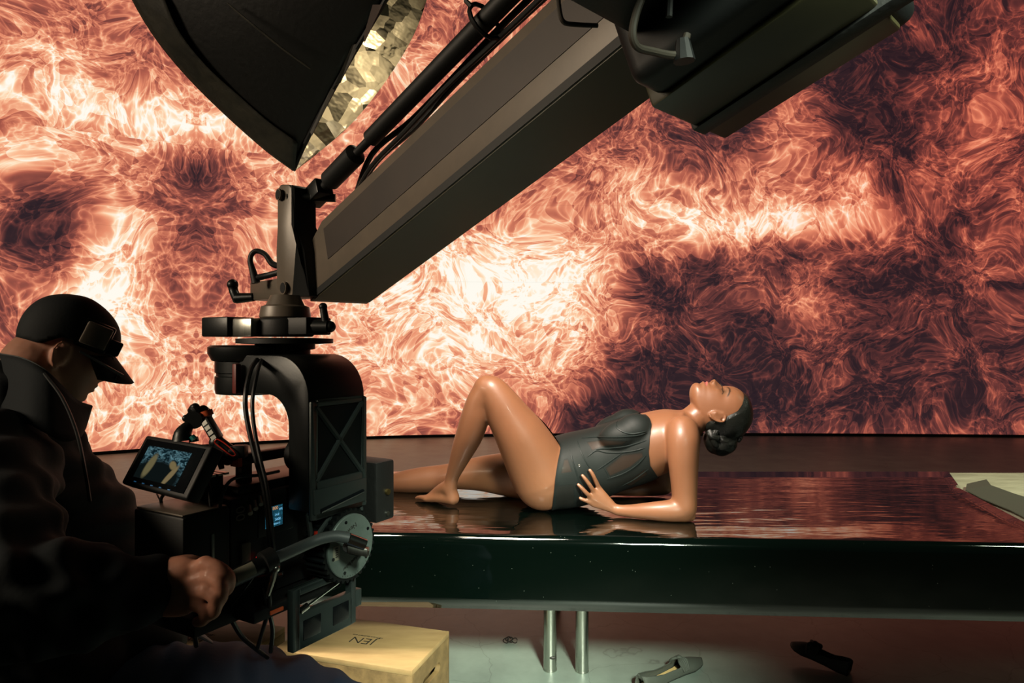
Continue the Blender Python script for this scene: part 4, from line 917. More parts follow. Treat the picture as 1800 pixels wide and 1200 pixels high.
def loft(m, secs, seg=40, sub=6):
    """secs: (front point, back point, half width, y centre, squareness)"""
    rows = catmull([(f[0], f[1], b[0], b[1], w_, y, q) for f, b, w_, y, q in secs], sub); vs = []
    for fx_, fz, bx, bz, w_, y, q in rows:
        cx, cz = (fx_ + bx) / 2, (fz + bz) / 2; hx, hz = (fx_ - bx) / 2, (fz - bz) / 2
        for j in range(seg):
            a = 2 * math.pi * j / seg; ca, sa = math.cos(a), math.sin(a); u_ = math.copysign(abs(ca) ** q, ca); v_ = math.copysign(abs(sa) ** q, sa)
            vs.append((cx + hx * v_, y + w_ * u_, cz + hz * v_))
    n = len(rows); fs = [(i * seg + j, i * seg + (j + 1) % seg, (i + 1) * seg + (j + 1) % seg, (i + 1) * seg + j) for i in range(n - 1) for j in range(seg)]
    fs.append(tuple(range(seg - 1, -1, -1))); fs.append(tuple((n - 1) * seg + j for j in range(seg)))
    return m.add(vs, fs)

# ------------------------------------------------------------------ woman reclining on the platform
t_w = thing('person', V(.12, 2.6, PT), 'woman in black bodysuit reclining on the glossy stage, one knee raised, hair in a bun', 'person')
def torso(m):
    loft(m, [((.045, .790), (.030, .640), .120, 2.615, .95), ((.105, .835), (.075, .612), .165, 2.615, .9), ((.175, .862), (.125, .600), .178, 2.615, .88),
             ((.240, .880), (.228, .606), .162, 2.61, .88), ((.310, .897), (.325, .632), .136, 2.60, .88), ((.385, .922), (.418, .676), .138, 2.59, .85),
             ((.450, .944), (.493, .703), .146, 2.58, .85), ((.515, .962), (.560, .735), .152, 2.575, .85), ((.575, .974), (.625, .765), .150, 2.57, .9),
             ((.622, .972), (.672, .805), .128, 2.57, 1), ((.655, .968), (.705, .850), .075, 2.57, 1)], 56, 7)
    for y in (2.500, 2.668):   # bust
        m.sphere(V(.450, y, .903), (.070, .062, .060), 28, 18, (V(.97, 0, .22), Y_, V(-.22, 0, .97)))
        m.sphere(V(.405, y, .888), (.085, .062, .052), 24, 14, (V(.95, 0, .3), Y_, V(-.3, 0, .95)))
    # hips and buttocks
    m.sphere(V(.118, 2.535, .722), (.112, .105, .118), 28, 18); m.sphere(V(.14, 2.70, .722), (.112, .100, .118), 28, 18)
def thighs(m):
    limb(m, [(P(955, 838, 2.545), .118), (P(938, 806, 2.53), .110), (P(917, 768, 2.51), .096), (P(896, 735, 2.50), .081), (P(880, 708, 2.495), .067), (P(866, 688, 2.495), .0565), (P(856, 683, 2.50), .052)], 32)
    limb(m, [(P(958, 838, 2.73), .100), (P(925, 836, 2.76), .096), (P(885, 833, 2.78), .086), (P(850, 832, 2.80), .073), (P(822, 834, 2.81), .062), (P(803, 835, 2.82), .056)], 32)
HK = 1.06
hc = V(.988, 0, -.156).normalized(); hg = V(.156, 0, .988).normalized(); hs = V(0, -1, 0)     # hs points to the camera side
yaw = math.radians(4)
hg = (hg * math.cos(yaw) + hs * math.sin(yaw)).normalized(); hs = hc.cross(hg); hs = hs if hs.y < 0 else -hs
HO = V(.661, 2.565, .995)
m = MB(); torso(m); thighs(m)
# lower legs
limb(m, [(P(856, 684, 2.50), .050), (P(842, 706, 2.505), .047), (P(836, 730, 2.515), .053), (P(826, 762, 2.53), .052), (P(814, 790, 2.55), .044), (P(804, 815, 2.57), .034), (P(795, 838, 2.59), .0265), (P(791, 858, 2.60), .0265)], 28)
limb(m, [(P(808, 835, 2.82), .056), (P(775, 840, 2.84), .055), (P(745, 843, 2.85), .054), (P(715, 846, 2.86), .048), (P(685, 850, 2.88), .038), (P(655, 855, 2.90), .030), (P(630, 858, 2.92), .029)], 28)
def foot(m, heel, ankle, ball, tip, side, n=5):
    m.sphere(heel, .0275, 18, 12); limb(m, [(ankle, .026), ((ankle + heel) / 2, .027), (heel, .027)], 18)
    mid = heel.lerp(ball, .5); d = (ball - heel).normalized()
    limb(m, [(ankle + d * .004, .027), (ankle.lerp(ball, .45) + V(0, 0, .004), .025), (ball + V(0, 0, .004), .017)], 20)
    for q in (-1, 0, 1):
        limb(m, [(heel + side * (.008 * q), .023), (mid + side * (.016 * q) + V(0, 0, .004), .020), (ball + side * (.024 * q), .015)], 16)
    for q in range(n):
        o_ = (q - 2) * .0145; b_ = ball + side * o_; t_ = tip + side * (o_ * .95) - d * (.0045 * abs(q - 0)) ; r = .0105 if q == 0 else .0080 - .0004 * q
        limb(m, [(b_, .013), (b_.lerp(t_, .6) + V(0, 0, .002), r), (t_ - V(0, 0, .003), r * .95)], 12, 4)
foot(m, P(796, 875, 2.605), P(789, 855, 2.60), P(757, 874, 2.675), P(740, 871.5, 2.72), V(.5, .85, 0).normalized())
foot(m, P(628, 866, 2.93), P(640, 852, 2.91), P(612, 828, 2.97), P(604, 815, 2.98), V(.1, .95, 0).normalized())
# near arm
limb(m, [(P(1200, 757, 2.43), .056), (P(1201, 775, 2.41), .058), (P(1201, 805, 2.40), .054), (P(1202, 838, 2.395), .0485), (P(1203, 868, 2.39), .044), (P(1203, 892, 2.385), .0425), (P(1201, 899, 2.385), .038)], 28)
m.sphere(P(1195, 762, 2.46), .062, 24, 16)
limb(m, [(P(1203, 898, 2.385), .037), (P(1190, 897, 2.385), .040), (P(1165, 898, 2.392), .0365), (P(1140, 898, 2.405), .031), (P(1115, 898, 2.425), .0255), (P(1097, 897, 2.44), .0215), (P(1083, 896, 2.45), .0200)], 26)
m.sphere(P(1213, 906, 2.385), .020, 14, 10)
def hand(m, wrist, knuck, fingers, thumb, rp=.013):
    for kk in knuck: limb(m, [(wrist, .017), (wrist.lerp(kk, .5), rp), (kk, .0105)], 14, 4)
    for a, b in zip(knuck[:-1], knuck[1:]): limb(m, [(wrist, .014), (wrist.lerp((a + b) / 2, .6), rp), ((a + b) / 2, .0090)], 12, 3)
    for f in fingers:
        n = len(f) - 1; limb(m, [(p, .0096 - .0022 * i / n) for i, p in enumerate(f)], 12, 4)
    limb(m, [(p, .0135 - .005 * i / (len(thumb) - 1)) for i, p in enumerate(thumb)], 12, 4)
W = P(1081, 895, 2.452)
KN = [P(1053, 858, 2.445), P(1044.5, 865, 2.437), P(1039, 874, 2.437), P(1042, 886, 2.445)]
FG = [[KN[0], P(1047, 845, 2.434), P(1041.5, 833, 2.428), P(1036.5, 825.5, 2.43)], [KN[1], P(1037, 853, 2.424), P(1029, 842, 2.420), P(1023.5, 835, 2.423)],
      [KN[2], P(1031, 866.5, 2.425), P(1023, 858, 2.420), P(1016.5, 851.5, 2.424)], [KN[3], P(1034.5, 881.5, 2.437), P(1027, 878.5, 2.434), P(1020, 875.5, 2.438)]]
TH = [P(1073, 889, 2.465), P(1065, 877, 2.478), P(1059, 868, 2.482), P(1054, 861, 2.478)]
hand(m, W, KN, FG, TH)
# far arm
limb(m, [(V(.605, 2.70, .905), .055), (V(.61, 2.725, .86), .053), (V(.615, 2.745, .79), .047), (V(.615, 2.76, .71), .042), (V(.612, 2.765, .648), .040)], 24)
limb(m, [(V(.612, 2.765, .646), .038), (V(.56, 2.765, .642), .038), (V(.49, 2.765, .634), .030), (V(.43, 2.77, .625), .021), (V(.41, 2.77, .623), .019)], 22)
W2 = V(.405, 2.77, .622)
hand(m, W2, [V(.335, 2.735, .614), V(.325, 2.757, .616), V(.325, 2.779, .615), V(.335, 2.80, .613)],
     [[V(.335, 2.735, .614), V(.30, 2.722, .611), V(.27, 2.714, .609)], [V(.325, 2.757, .616), V(.285, 2.752, .611), V(.25, 2.75, .609)], [V(.325, 2.779, .615), V(.287, 2.784, .611), V(.255, 2.786, .609)], [V(.335, 2.80, .613), V(.305, 2.812, .611), V(.28, 2.82, .609)]],
     [V(.39, 2.755, .616), V(.365, 2.722, .612), V(.345, 2.70, .610)])
# neck, collar bones, shoulder slope
limb(m, [(V(.635, 2.57, .895), .070), (V(.668, 2.568, .920), .0585), (V(.700, 2.566, .950), .0535), (V(.735, 2.565, .972), .054)], 30)
for sd, e_ in ((2.47, V(.600, 2.44, .905)), (2.67, V(.605, 2.70, .905))):
    limb(m, [(V(.66, 2.57, .90), .055), ((V(.66, 2.57, .90) + e_) / 2, .052), (e_, .050)], 20)
for sg in (-1, 1):
    limb(m, [(V(.640, 2.57 + sg * .02, .962), .010), (V(.625, 2.57 + sg * .07, .960), .0085), (V(.612, 2.57 + sg * .115, .948), .009)], 10)
    limb(m, [(V(.635, 2.57 + sg * .012, .958), .011), (V(.70, 2.566 + sg * .035, .966), .012), (V(.745, 2.565 + sg * .052, .96), .012)], 10)
vs, fs = head_solid(HO, hc, hg, hs, HK); m.add(vs, fs)
ear_solid(m, HO, hc, hg, hs, HK * .97, 1); ear_solid(m, HO, hc, hg, hs, HK * .97, -1)
def wsm(co):
    h, f, s_ = local(co, HO, hc, hg, hs, HK)
    return 1 - .86 * smooth01(h, -.01, .03)
def wsm_hand(co):
    d = np.linalg.norm(co - np.array(P(1045, 865, 2.44)), axis=1); return wsm(co) * (.35 + .65 * smooth01(d, .07, .12))
body = fuse(m, .0036, 22, wsm_hand)
co, _ = arrays(body); h, f, s_ = local(co, HO, hc, hg, hs, HK)
col = np.tile(np.array(SKIN_W), (len(co), 1)); sa = np.abs(s_)
def mixin(msk, c_): global col; col = col * (1 - msk[:, None]) + np.array(c_) * msk[:, None]
face = smooth01(f, .045, .06)
lipm = np.exp(-((h - .0465) / .0088) ** 4) * np.exp(-(sa / .0255) ** 4) * smooth01(f, .070, .078) * (1 - smooth01(np.abs(h - .0465) + .32 * sa, .0085, .0110))
mixin(np.clip(lipm * 1.3, 0, 1), (.33, .095, .08))
mixin(face * .55 * np.exp(-((h - .112) / .0085) ** 2) * np.exp(-((sa - .034) / .014) ** 2), (.06, .05, .03))
mixin(face * .96 * (1 - smooth01(np.abs(h - (.1045 - 2.2 * (sa - .031) ** 2 * 10)), .0013, .0028)) * (1 - smooth01(np.abs(sa - .033), .013, .017)), (.008, .010, .008))
mixin(smooth01(f, .03, .045) * .9 * (1 - smooth01(np.abs(h - (.1255 - 22 * (sa - .034) ** 2)), .0022, .0042)) * (1 - smooth01(np.abs(sa - .036), .016, .022)), (.016, .011, .007))
mixin(face * .9 * np.exp(-(((h - .068) / .0028) ** 2 + ((sa - .0075) / .0035) ** 2)) * (1 - smooth01(f, .098, .102)), (.03, .01, .005))
for f_ in FG:
    mixin(.6 * np.exp(-(np.linalg.norm(co - np.array(f_[-1] + V(0, -.005, .003)), axis=1) / .0055) ** 2), (.55, .30, .22))
paint(body, col)
o = link('body', body, M_skinw, t_w)
# hair cap
HL = [(-.20, .03), (-.090, .040), (-.074, .050), (-.040, .068), (-.026, .098), (-.012, .120), (.012, .152), (.035, .166), (.068, .176), (.12, .18)]
def hairf(co):
    h, f, s_ = local(co, HO, hc, hg, hs, HK)
    edge_ = np.interp(f, [a for a, b in HL], [b for a, b in HL]); lim = smooth01(h, -.2, -.1)
    keep = (h - edge_) * .8
    keep = np.where(np.abs(s_) > .0735, np.minimum(keep, .072 + .03 * (h > .13) - np.abs(s_) + .002), keep)   # keep the ears bare
    r = np.sqrt(s_ ** 2 + (f + .0) ** 2 + (h - .11) ** 2); return np.minimum(keep, .19 - r)
hm = MB(); vs, fs = head_solid(HO, hc, hg, hs, HK); hm.add(vs, fs); hme = fuse(hm, .0036, 3)
hair = carve(hme, hairf, 0)
hco, _ = arrays(hair); hair.update(); hn = np.array([v.normal[:] for v in hair.vertices]); hf = hairf(hco)
hair.vertices.foreach_set('co', (hco + hn * (.0006 + .0048 * smooth01(hf, 0, .016))[:, None]).ravel()); hair.update()
o = link('hair', hair, M_hair, t_w)
hair_o = o
bc = P(1267, 772, 2.565); m = MB(); m.sphere(bc, (.063, .055, .060), 64, 40); bun = m.mesh('hair_bun')
co, _ = arrays(bun); d = co - np.array(bc); r = np.linalg.norm(d, axis=1); th = np.arctan2(d[:, 2], d[:, 0]); ph = np.arcsin(np.clip(d[:, 1] / r, -1, 1))
k_ = 1 + .035 * np.sin(2 * th + 7 * ph) + .018 * np.sin(5 * th - 9 * ph + 1) - .05 * np.exp(-((ph + 1.3) / .25) ** 2)
bun.vertices.foreach_set('co', (np.array(bc) + d * k_[:, None]).ravel()); bun.update(); link('hair_bun', bun, M_hair, hair_o)
m = MB(); m.tube([bc + V(.012 + .052 * math.cos(a), -.012 - .034 * abs(math.sin(a * .5 + .3)), .012 + .046 * math.sin(a)) for a in np.linspace(-.4, 4.2, 12)], [.007, .012, .014, .014, .014, .014, .014, .014, .014, .013, .012, .006], 12, 3)
m.tube([P(1247, 757, 2.53), P(1252, 766, 2.52), P(1262, 770, 2.52)], [.014, .016, .014], 14, 3); m.build('hair_twist', M_hair, hair_o)
# eyelashes of the near and far eye
for sgn in (1, -1):
    m = MB()
    for i in range(11):
        q = (i - 5) / 5; s0 = sgn * (.033 + .012 * q); b_ = HO + hc * ((.1005 - .002 * q * q) * HK) + hg * ((.0835 - .006 * (1 + q) ** 2 * .6) * HK) + hs * (s0 * HK)
        m.tube([b_, b_ + hg * .006 - hc * .003 + hs * (sgn * .003 * q), b_ + hg * .009 - hc * .007 + hs * (sgn * .005 * q)], [.0007, .0005, .0002], 5)
    m.build('eyelashes', M_ink, t_w)
# bodysuit: the trunk surface offset outwards, trimmed at neckline and leg openings
m = MB(); torso(m); thighs(m); tr = fuse(m, .0036, 22)
def suitf(co):
    x, y, z = co[:, 0], co[:, 1], co[:, 2]
    cup = np.minimum(np.abs(y - 2.500), np.abs(y - 2.668))
    xn = np.interp(z, [.60, .70, .745, .79, .84, .89, .925, .955, .985], [.60, .575, .525, .492, .486, .492, .502, .498, .478]) - .06 * smooth01(z, .90, .95) * smooth01(cup, .035, .082)
    xl = np.interp(z, [.60, .66, .74, .80, .84, .88], [.143, .146, .152, .163, .176, .190])
    side = smooth01(np.abs(y - 2.61), .02, .12); xl = xl * side + (-.02) * (1 - side)
    return np.minimum(xn - x, x - xl)
suit = carve(tr, suitf, .0045)
co, _ = arrays(suit); px = 900 + 1200 * co[:, 0] / co[:, 1]; py = 600 - 1200 * (co[:, 2] - CH) / co[:, 1]
def inpoly(poly, soft):
    d = np.full(len(px), 1e9); n = len(poly); ins = np.zeros(len(px), bool)
    for i in range(n):
        (x0, y0), (x1, y1) = poly[i], poly[(i + 1) % n]; dx, dy = x1 - x0, y1 - y0
        t = np.clip(((px - x0) * dx + (py - y0) * dy) / (dx * dx + dy * dy), 0, 1); d = np.minimum(d, np.hypot(px - x0 - t * dx, py - y0 - t * dy))
        c_ = (y0 > py) != (y1 > py); ins ^= c_ & (px < (x1 - x0) * (py - y0) / (y1 - y0 + 1e-12) + x0)
    return np.where(ins, smooth01(d, 0, soft), 0)
near = co[:, 1] < 2.62
sheer = np.zeros(len(px))
for pg in ([(1029, 775), (1060, 770), (1108, 774), (1094, 783), (1062, 785), (1040, 793)], [(1062, 822), (1092, 797), (1130, 792), (1132, 803), (1108, 822), (1072, 838)], [(984, 834), (990, 806), (999, 804), (1008, 830)], [(1010, 848), (976, 852), (975, 893), (1012, 892)], [(1096, 852), (1134, 822), (1140, 834), (1110, 856)]):
    sheer = np.maximum(sheer, inpoly(pg, 3.5) * (.45 if pg[0][1] == 848 else 1))
at = suit.attributes.new('sheer', 'FLOAT_VECTOR', 'POINT'); at.data.foreach_set('vector', np.stack([sheer * near] * 3, -1).astype(np.float32).ravel())
nt = M_suit.node_tree; b = nt.nodes['Principled BSDF']; atn = nt.nodes.new('ShaderNodeAttribute'); atn.attribute_name = 'sheer'
mr = nt.nodes.new('ShaderNodeMapRange'); mr.inputs['To Min'].default_value = 1; mr.inputs['To Max'].default_value = .70
nt.links.new(atn.outputs['Fac'], mr.inputs[0]); nt.links.new(mr.outputs[0], b.inputs['Alpha'])
suit_o = link('bodysuit', suit, M_suit, t_w)
bvh = BVHTree.FromPolygons([v.co + t_w.location for v in suit.vertices], [p.vertices[:] for p in suit.polygons])
def onsuit(px_, py_, lift=.001):
    d = (P(px_, py_, 1) - V(0, 0, CH)).normalized(); h_, n_, i_, _ = bvh.ray_cast(V(0, 0, CH), d)
    return None if h_ is None else h_ + (n_ if n_.dot(d) < 0 else -n_) * lift
def seam(name, pts, r, mm=None):
    q = catmull([(a, b, 0) for a, b in pts], 6); w_ = [onsuit(a[0], a[1]) for a in q]; w_ = [a for a in w_ if a]
    if len(w_) < 3: return
    w2 = [w_[0]]
    for a in w_[1:]:
        if (a - w2[-1]).length < .03: w2.append(a)
    m = MB(); m.tube(w2, [r * min(1, .25 + i * .25, .25 + (len(w2) - 1 - i) * .25) for i in range(len(w2))], 6); m.build(name, mm or M_piping, suit_o)
seam('boning', [(1022, 770), (1050, 768), (1085, 768), (1120, 765), (1137, 760)], .0022)
seam('boning', [(1048, 790), (1075, 787), (1105, 783), (1136, 774)], .0024)
seam('boning', [(1032, 803), (1048, 792), (1065, 795), (1092, 795), (1115, 792), (1134, 787)], .0022)
seam('boning', [(1048, 827), (1070, 812), (1095, 795)], .0020)
seam('boning', [(1066, 842), (1095, 832), (1118, 818), (1136, 800)], .0022)
seam('boning', [(1092, 854), (1115, 842), (1140, 824)], .0020)
seam('waist_seam', [(1014, 772), (1020, 790), (1030, 812), (1042, 830), (1052, 850)], .0020)
seam('waist_seam', [(1002, 792), (1008, 815), (1016, 840), (1022, 862), (1027, 882)], .0026)
seam('hip_strap', [(974, 851), (990, 843), (1006, 834)], .0030)
seam('panel_seam', [(1060, 820), (1068, 832), (1072, 842)], .0016)
seam('cup_wire', [(1083, 742), (1085, 752), (1096, 759), (1112, 762), (1136, 758)], .0026)
seam('cup_wire', [(1083, 744), (1088, 735), (1096, 727), (1104, 721)], .0020)
e_ = onsuit(1018, 818, .002)
if e_:
    m = MB(); m.tube([e_ + X_ * (.0035 * math.cos(a)) + Z_ * (.0035 * math.sin(a)) for a in np.linspace(0, 6.28, 14)], .0009, 6); m.build('eyelet', M_steel, suit_o)

# ------------------------------------------------------------------ operator seated at the left
t_o = thing('person', V(-1.0, 1.3, 0), 'man in black jacket and cap seated at the left edge, gripping the camera handle', 'person')
og = V(.68, .58, -.40).normalized(); ou = (Z_ - og * Z_.dot(og)).normalized(); os_ = ou.cross(og); os_ = os_ if os_.y < 0 else -os_
EC = P(112, 624, 1.40) - os_ * .068       # ear axis centre
MK = .92; MO = EC - ou * (.092 * MK) + og * (.012 * MK)
vs, fs = head_solid(MO, ou, og, os_, MK, False)
def man_solid(m, fat=0, head=True):
    if head:
        m.add(vs, fs); ear_solid(m, MO, ou, og, os_, MK, 1); ear_solid(m, MO, ou, og, os_, MK, -1)
        limb(m, [(V(-1.07, 1.36, 1.0), .075), (V(-1.02, 1.36, 1.06), .066), (EC - ou * .03 - og * .03, .064)], 24)
SH = V(-.92, 1.17, .985); EL = P(15, 1055, .97); WR = P(287, 1030, 1.095)
m = MB(); man_solid(m)
limb(m, [(V(-1.0, 1.42, .52), .15), (V(-1.06, 1.42, .75), .15), (V(-1.08, 1.38, .94), .13)], 28)
limb(m, [(SH, .06), (SH.lerp(EL, .5), .05), (EL, .045)], 20); limb(m, [(EL, .042), (EL.lerp(WR, .5), .04), (WR, .030)], 20)
limb(m, [(V(-.98, 1.42, .49), .085), (P(360, 1224, 1.50), .068), (P(455, 1228, 1.45), .066), (P(585, 1262, 1.33), .058)], 22); limb(m, [(P(585, 1262, 1.33), .055), (V(-.27, 1.40, .28), .055), (V(-.25, 1.45, .09), .045)], 20)
limb(m, [(V(-1.05, 1.25, .49), .08), (V(-.85, 1.07, .46), .07), (V(-.62, .97, .45), .06)], 22); limb(m, [(V(-.62, .97, .45), .055), (V(-.60, 1.0, .28), .05), (V(-.58, 1.05, .09), .045)], 20)
# the gripping hand
HB = g0.lerp(g1, .80)
W = WR
kn = [P(360, 990, 1.075), P(370, 1014, 1.066), P(363, 1039, 1.062), P(347, 1062, 1.066)]
for kk in kn: limb(m, [(W, .025), (W.lerp(kk, .5), .0185), (W.lerp(kk, .85), .0125), (kk, .0125)], 16, 4)
limb(m, [(P(296, 1008, 1.090), .026), (P(325, 1003, 1.083), .023), (P(348, 1000, 1.085), .014)], 16)
limb(m, [(P(298, 1052, 1.090), .028), (P(325, 1052, 1.083), .026), (P(338, 1048, 1.085), .016)], 16)
fg = [[kn[0], P(384, 998, 1.070), P(401, 1014, 1.075), P(400, 1034, 1.092), P(386, 1046, 1.105)],
      [kn[1], P(387, 1026, 1.058), P(389, 1050, 1.066), P(378, 1062, 1.085)],
      [kn[2], P(378, 1053, 1.056), P(377, 1075, 1.064), P(365, 1082, 1.082)],
      [kn[3], P(360, 1073, 1.060), P(357, 1090, 1.068), P(346, 1092, 1.085)]]
for i, f_ in enumerate(fg): limb(m, [(p, [.0128, .0110, .0112, .0102, .0090][j] * (1 - .06 * i)) for j, p in enumerate(f_)], 14, 4)
limb(m, [(P(300, 1000, 1.11), .020), (P(335, 992, 1.125), .0165), (P(365, 1003, 1.137), .0135), (P(388, 1016, 1.137), .010)], 14)
def wm(co):
    h_, f_, s2 = local(co, MO, ou, og, os_, MK); d = np.linalg.norm(co - np.array(P(350, 1030, 1.08)), axis=1)
    return (1 - .8 * smooth01(h_, -.01, .02)) * (.12 + .88 * smooth01(d, .075, .11))
mb2 = fuse(m, .0034, 14, wm)
co, _ = arrays(mb2); col = np.tile(np.array(SKIN_M), (len(co), 1)); h_, f_, s2 = local(co, MO, ou, og, os_, MK)
nz = np.sin(co[:, 0] * 260 + 3 * np.sin(co[:, 2] * 190)) * np.sin(co[:, 2] * 210 + co[:, 1] * 150); col *= (1 + .06 * nz)[:, None]
head_ = smooth01(h_, -.03, .0); mixin(head_ * .5, (.30, .15, .10))
mixin(head_ * smooth01(f_, .01, .04) * (1 - smooth01(h_, .055, .075)) * .35, (.16, .10, .08))
paint(mb2, col); link('body', mb2, M_skinm, t_o)
# jacket
m = MB()
limb(m, [(V(-1.03, 1.42, .50), .235), (V(-1.07, 1.42, .70), .235), (V(-1.10, 1.40, .88), .215), (V(-1.10, 1.38, .98), .17)], 40)
limb(m, [(V(-.93, 1.55, .50), .17), (V(-.965, 1.50, .72), .17), (V(-1.01, 1.42, .90), .155), (V(-1.04, 1.38, 1.0), .14)], 36)
limb(m, [(SH + V(-.02, .06, .01), .115), (SH, .112), (SH.lerp(EL, .5), .098), (EL, .080)], 28)
limb(m, [(V(-1.10, 1.36, 1.03), .14), (V(-1.04, 1.26, 1.00), .12), (SH, .11)], 28)
limb(m, [(P(-70, 690, 1.42), .10), (P(20, 705, 1.36), .075)], 24)
wd = (WR - EL).normalized()
limb(m, [(EL, .078), (EL.lerp(WR, .35), .078), (EL.lerp(WR, .7), .062), (EL.lerp(WR, .88), .054)], 28)
m.tube([EL.lerp(WR, .85), EL.lerp(WR, .97), EL.lerp(WR, .99)], [.053, .051, .049], 28)
jk = fuse(m, .0065, 10)
co, _ = arrays(jk); jk.update()
nn_ = np.array([v.normal[:] for v in jk.vertices]); x, y, z = co.T
wr = .0035 * np.sin(34 * (z + .6 * x) + 3 * np.sin(9 * x + 4)) * np.sin(13 * (x - y) + 1) + .005 * np.sin(61 * (z - .5 * x + .3 * y) + 4 * np.sin(7 * z)) + .003 * np.sin(110 * (z * .7 + x) + 3 * np.sin(20 * y))
de = np.exp(-(np.linalg.norm(co - np.array(EL.lerp(WR, .45)), axis=1) / .11) ** 2); tt = (co - np.array(EL)) @ np.array(wd); wr += .006 * de * np.sin(85 * tt + 3 * np.sin(12 * z))
cuff = smooth01(np.linalg.norm(co - np.array(WR), axis=1), .02, .08); wr *= cuff
jk.vertices.foreach_set('co', (co + nn_ * wr[:, None]).ravel()); jk.update()
jko = link('jacket', jk, M_jacket, t_o)
# standing collar round the neck and jaw
m = MB()
cr_ = [P(-30, 615, 1.48), P(0, 622, 1.38), P(40, 630, 1.31), P(78, 650, 1.29), P(108, 678, 1.30), P(135, 704, 1.33), P(161, 714, 1.37)]
lo_ = [P(-40, 700, 1.45), P(-10, 720, 1.32), P(40, 740, 1.24), P(80, 760, 1.23), P(112, 775, 1.25), P(138, 770, 1.29), P(149, 752, 1.345)]
o_ = patch('collar', [lo_[0]] + lo_, [cr_[0]] + cr_, M_jacket, jko, 40, 8, None, 0, 1, .005)
m.tube([p for p in cr_], .0022, 6, 5); m.build('collar_piping', mat('grey_collar_piping', (.05, .055, .055), .7), jko)
m = MB(); m.tube([P(78, 656, 1.285), P(110, 700, 1.26), P(135, 760, 1.24), P(150, 830, 1.21), P(158, 880, 1.23)], .003, 6, 5); m.build('front_seam', M_cable, jko)
# trousers
m = MB()
limb(m, [(V(-.98, 1.42, .485), .12), (P(360, 1222, 1.50), .108), (P(455, 1226, 1.45), .098), (P(585, 1272, 1.33), .086)], 28); limb(m, [(P(585, 1262, 1.33), .08), (V(-.27, 1.40, .28), .075), (V(-.25, 1.45, .10), .06)], 24)
limb(m, [(V(-1.05, 1.25, .50), .12), (V(-.85, 1.07, .47), .105), (V(-.62, .97, .46), .09)], 28); limb(m, [(V(-.62, .97, .46), .08), (V(-.60, 1.0, .28), .075), (V(-.58, 1.05, .10), .06)], 24)
tr_ = fuse(m, .007, 8); co, _ = arrays(tr_); nn_ = np.array([v.normal[:] for v in tr_.vertices]); x, y, z = co.T
wr = .005 * np.sin(40 * (z * 1.4 + .8 * x) + 3 * np.sin(11 * x)) + .004 * np.sin(75 * (x - .6 * z) + 3 * np.sin(17 * y + 9 * x))
tr_.vertices.foreach_set('co', (co + nn_ * wr[:, None]).ravel()); tr_.update(); link('trousers', tr_, M_trouser, t_o)
for c_ in (V(-.25, 1.45, .0), V(-.58, 1.05, .0)):
    m = MB(); limb(m, [(c_ + V(-.02, 0, .06), .045), (c_ + V(.05, .02, .045), .043), (c_ + V(.13, .04, .035), .034)], 18); m.build('boot', M_shoe, t_o)
m = MB(); m.tube([P(322, 1104, 1.36), P(345, 1112, 1.37), P(372, 1128, 1.40)], [.006, .014, .006], 12, 4, ((0, 0, 1), .4)); m.build('white_shirt_hem', mat('grey_white_cotton', (.30, .32, .34), .8), t_o)
# cap
hm = MB(); hm.add(vs, fs); hme = fuse(hm, .005, 4)
def capf(co):
    h_, f_, s2 = local(co, MO, ou, og, os_, MK)
    edge_ = np.interp(f_, [-.12, -.06, -.03, .02, .06, .10], [.098, .100, .128, .134, .128, .128]); return h_ - edge_
cap = carve(hme, capf, .008)
co, _ = arrays(cap); h_, f_, s2 = local(co, MO, ou, og, os_, MK); up_ = smooth01(h_, .13, .2) * .004; cap.vertices.foreach_set('co', (co + np.array(ou) * up_[:, None]).ravel())
capo = link('cap', cap, M_cap, t_o); md = capo.modifiers.new('t', 'SOLIDIFY'); md.thickness = .006; md.offset = -1
def L3(f_, h_, s2): return MO + ou * (h_ * MK) + og * (f_ * MK) + os_ * (s2 * MK)
vs2, fs2 = [], []; NB = 20
for i in range(7):
    q = i / 6
    for j in range(NB + 1):
        a = (-1 + 2 * j / NB); s2 = a * (.078 - .010 * q); f_ = .088 * math.sqrt(max(0, 1 - (a * .93) ** 2)) + q * .068 * math.sqrt(max(0, 1 - (a * .90) ** 4)); h_ = .134 - q * .045 - .022 * a * a
        vs2.append(tuple(L3(f_, h_, s2)))
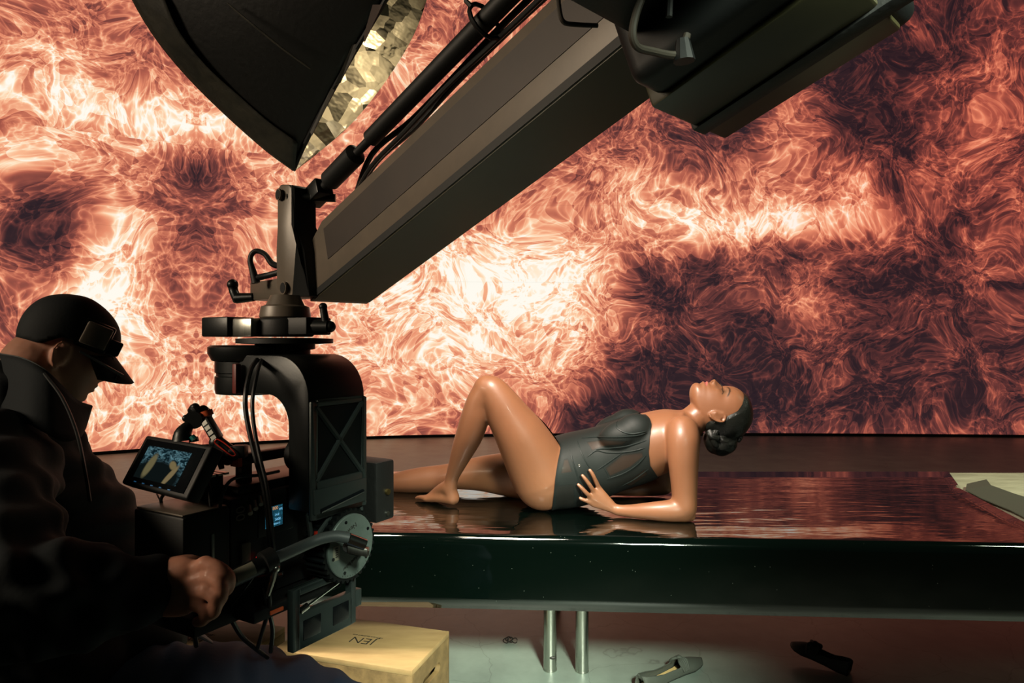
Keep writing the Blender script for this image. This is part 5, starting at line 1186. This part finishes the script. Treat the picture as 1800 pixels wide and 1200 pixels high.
for i in range(6):
    for j in range(NB): k = i * (NB + 1) + j; fs2.append((k, k + 1, k + NB + 2, k + NB + 1))
me_ = bpy.data.meshes.new('brim'); me_.from_pydata(vs2, [], fs2); o_ = link('brim', me_, M_cap, capo); md = o_.modifiers.new('t', 'SOLIDIFY'); md.thickness = .005; md.offset = 0
# eyeglasses and headset worn on the cap
gl = bpy.data.objects.new('magnifier_visor', None)
m = MB(); m.tube([L3(.012, .112, .078), L3(.06, .104, .077), L3(.115, .094, .072)], [.0026, .0026, .0038], 8, 3); m.build('spectacle_temple', mat('grey_spectacle_frame', (.10, .11, .11), .35), t_o)
m = MB()
m.tube([L3(.112, .094, .072), L3(.116, .096, .03), L3(.116, .096, -.03), L3(.110, .094, -.07)], .003, 8, 4)
for sg in (1, -1): m.tube([L3(.103 + .003 * math.cos(a), .086 + .013 * math.sin(a), sg * .034 + .026 * math.cos(a)) for a in np.linspace(0, 6.283, 20)], .0018, 6)
m.build('spectacle_front', M_dark, t_o)
m = MB(); m.box(L3(.010, .150, .078), og, ou, os_, (-.010, .040), (-.018, .030), (-.014, .012)); m.build('headset_box', M_grey, t_o, .004)
m = MB(); m.box(L3(.010, .150, .072), og, ou, os_, (-.016, .046), (-.026, .036), (-.014, .008)); m.build('headset_mount', M_black, t_o, .006)
m = MB(); m.box(L3(.068, .142, .062), og, ou, os_, (-.010, .018), (-.012, .020), (-.010, .012)); m.build('headset_hinge', M_black, t_o, .004)
# wooden box he sits on
t = thing('stool', V(-1.02, 1.40, 0), 'low dark stool carrying the seated operator at the left edge', 'stool')
m = MB(); m.tube([V(-1.02, 1.40, .33), V(-1.02, 1.40, .335), V(-1.02, 1.40, .375)], [.17, .18, .18], 32); m.build('seat', M_dark, t, .004)
for k in range(4):
    a = .8 + k * pi / 2; m = MB(); m.tube([V(-1.02 + .12 * math.cos(a), 1.40 + .12 * math.sin(a), .335), V(-1.02 + .17 * math.cos(a), 1.40 + .17 * math.sin(a), 0)], .014, 10); m.build('leg', M_steel, t)
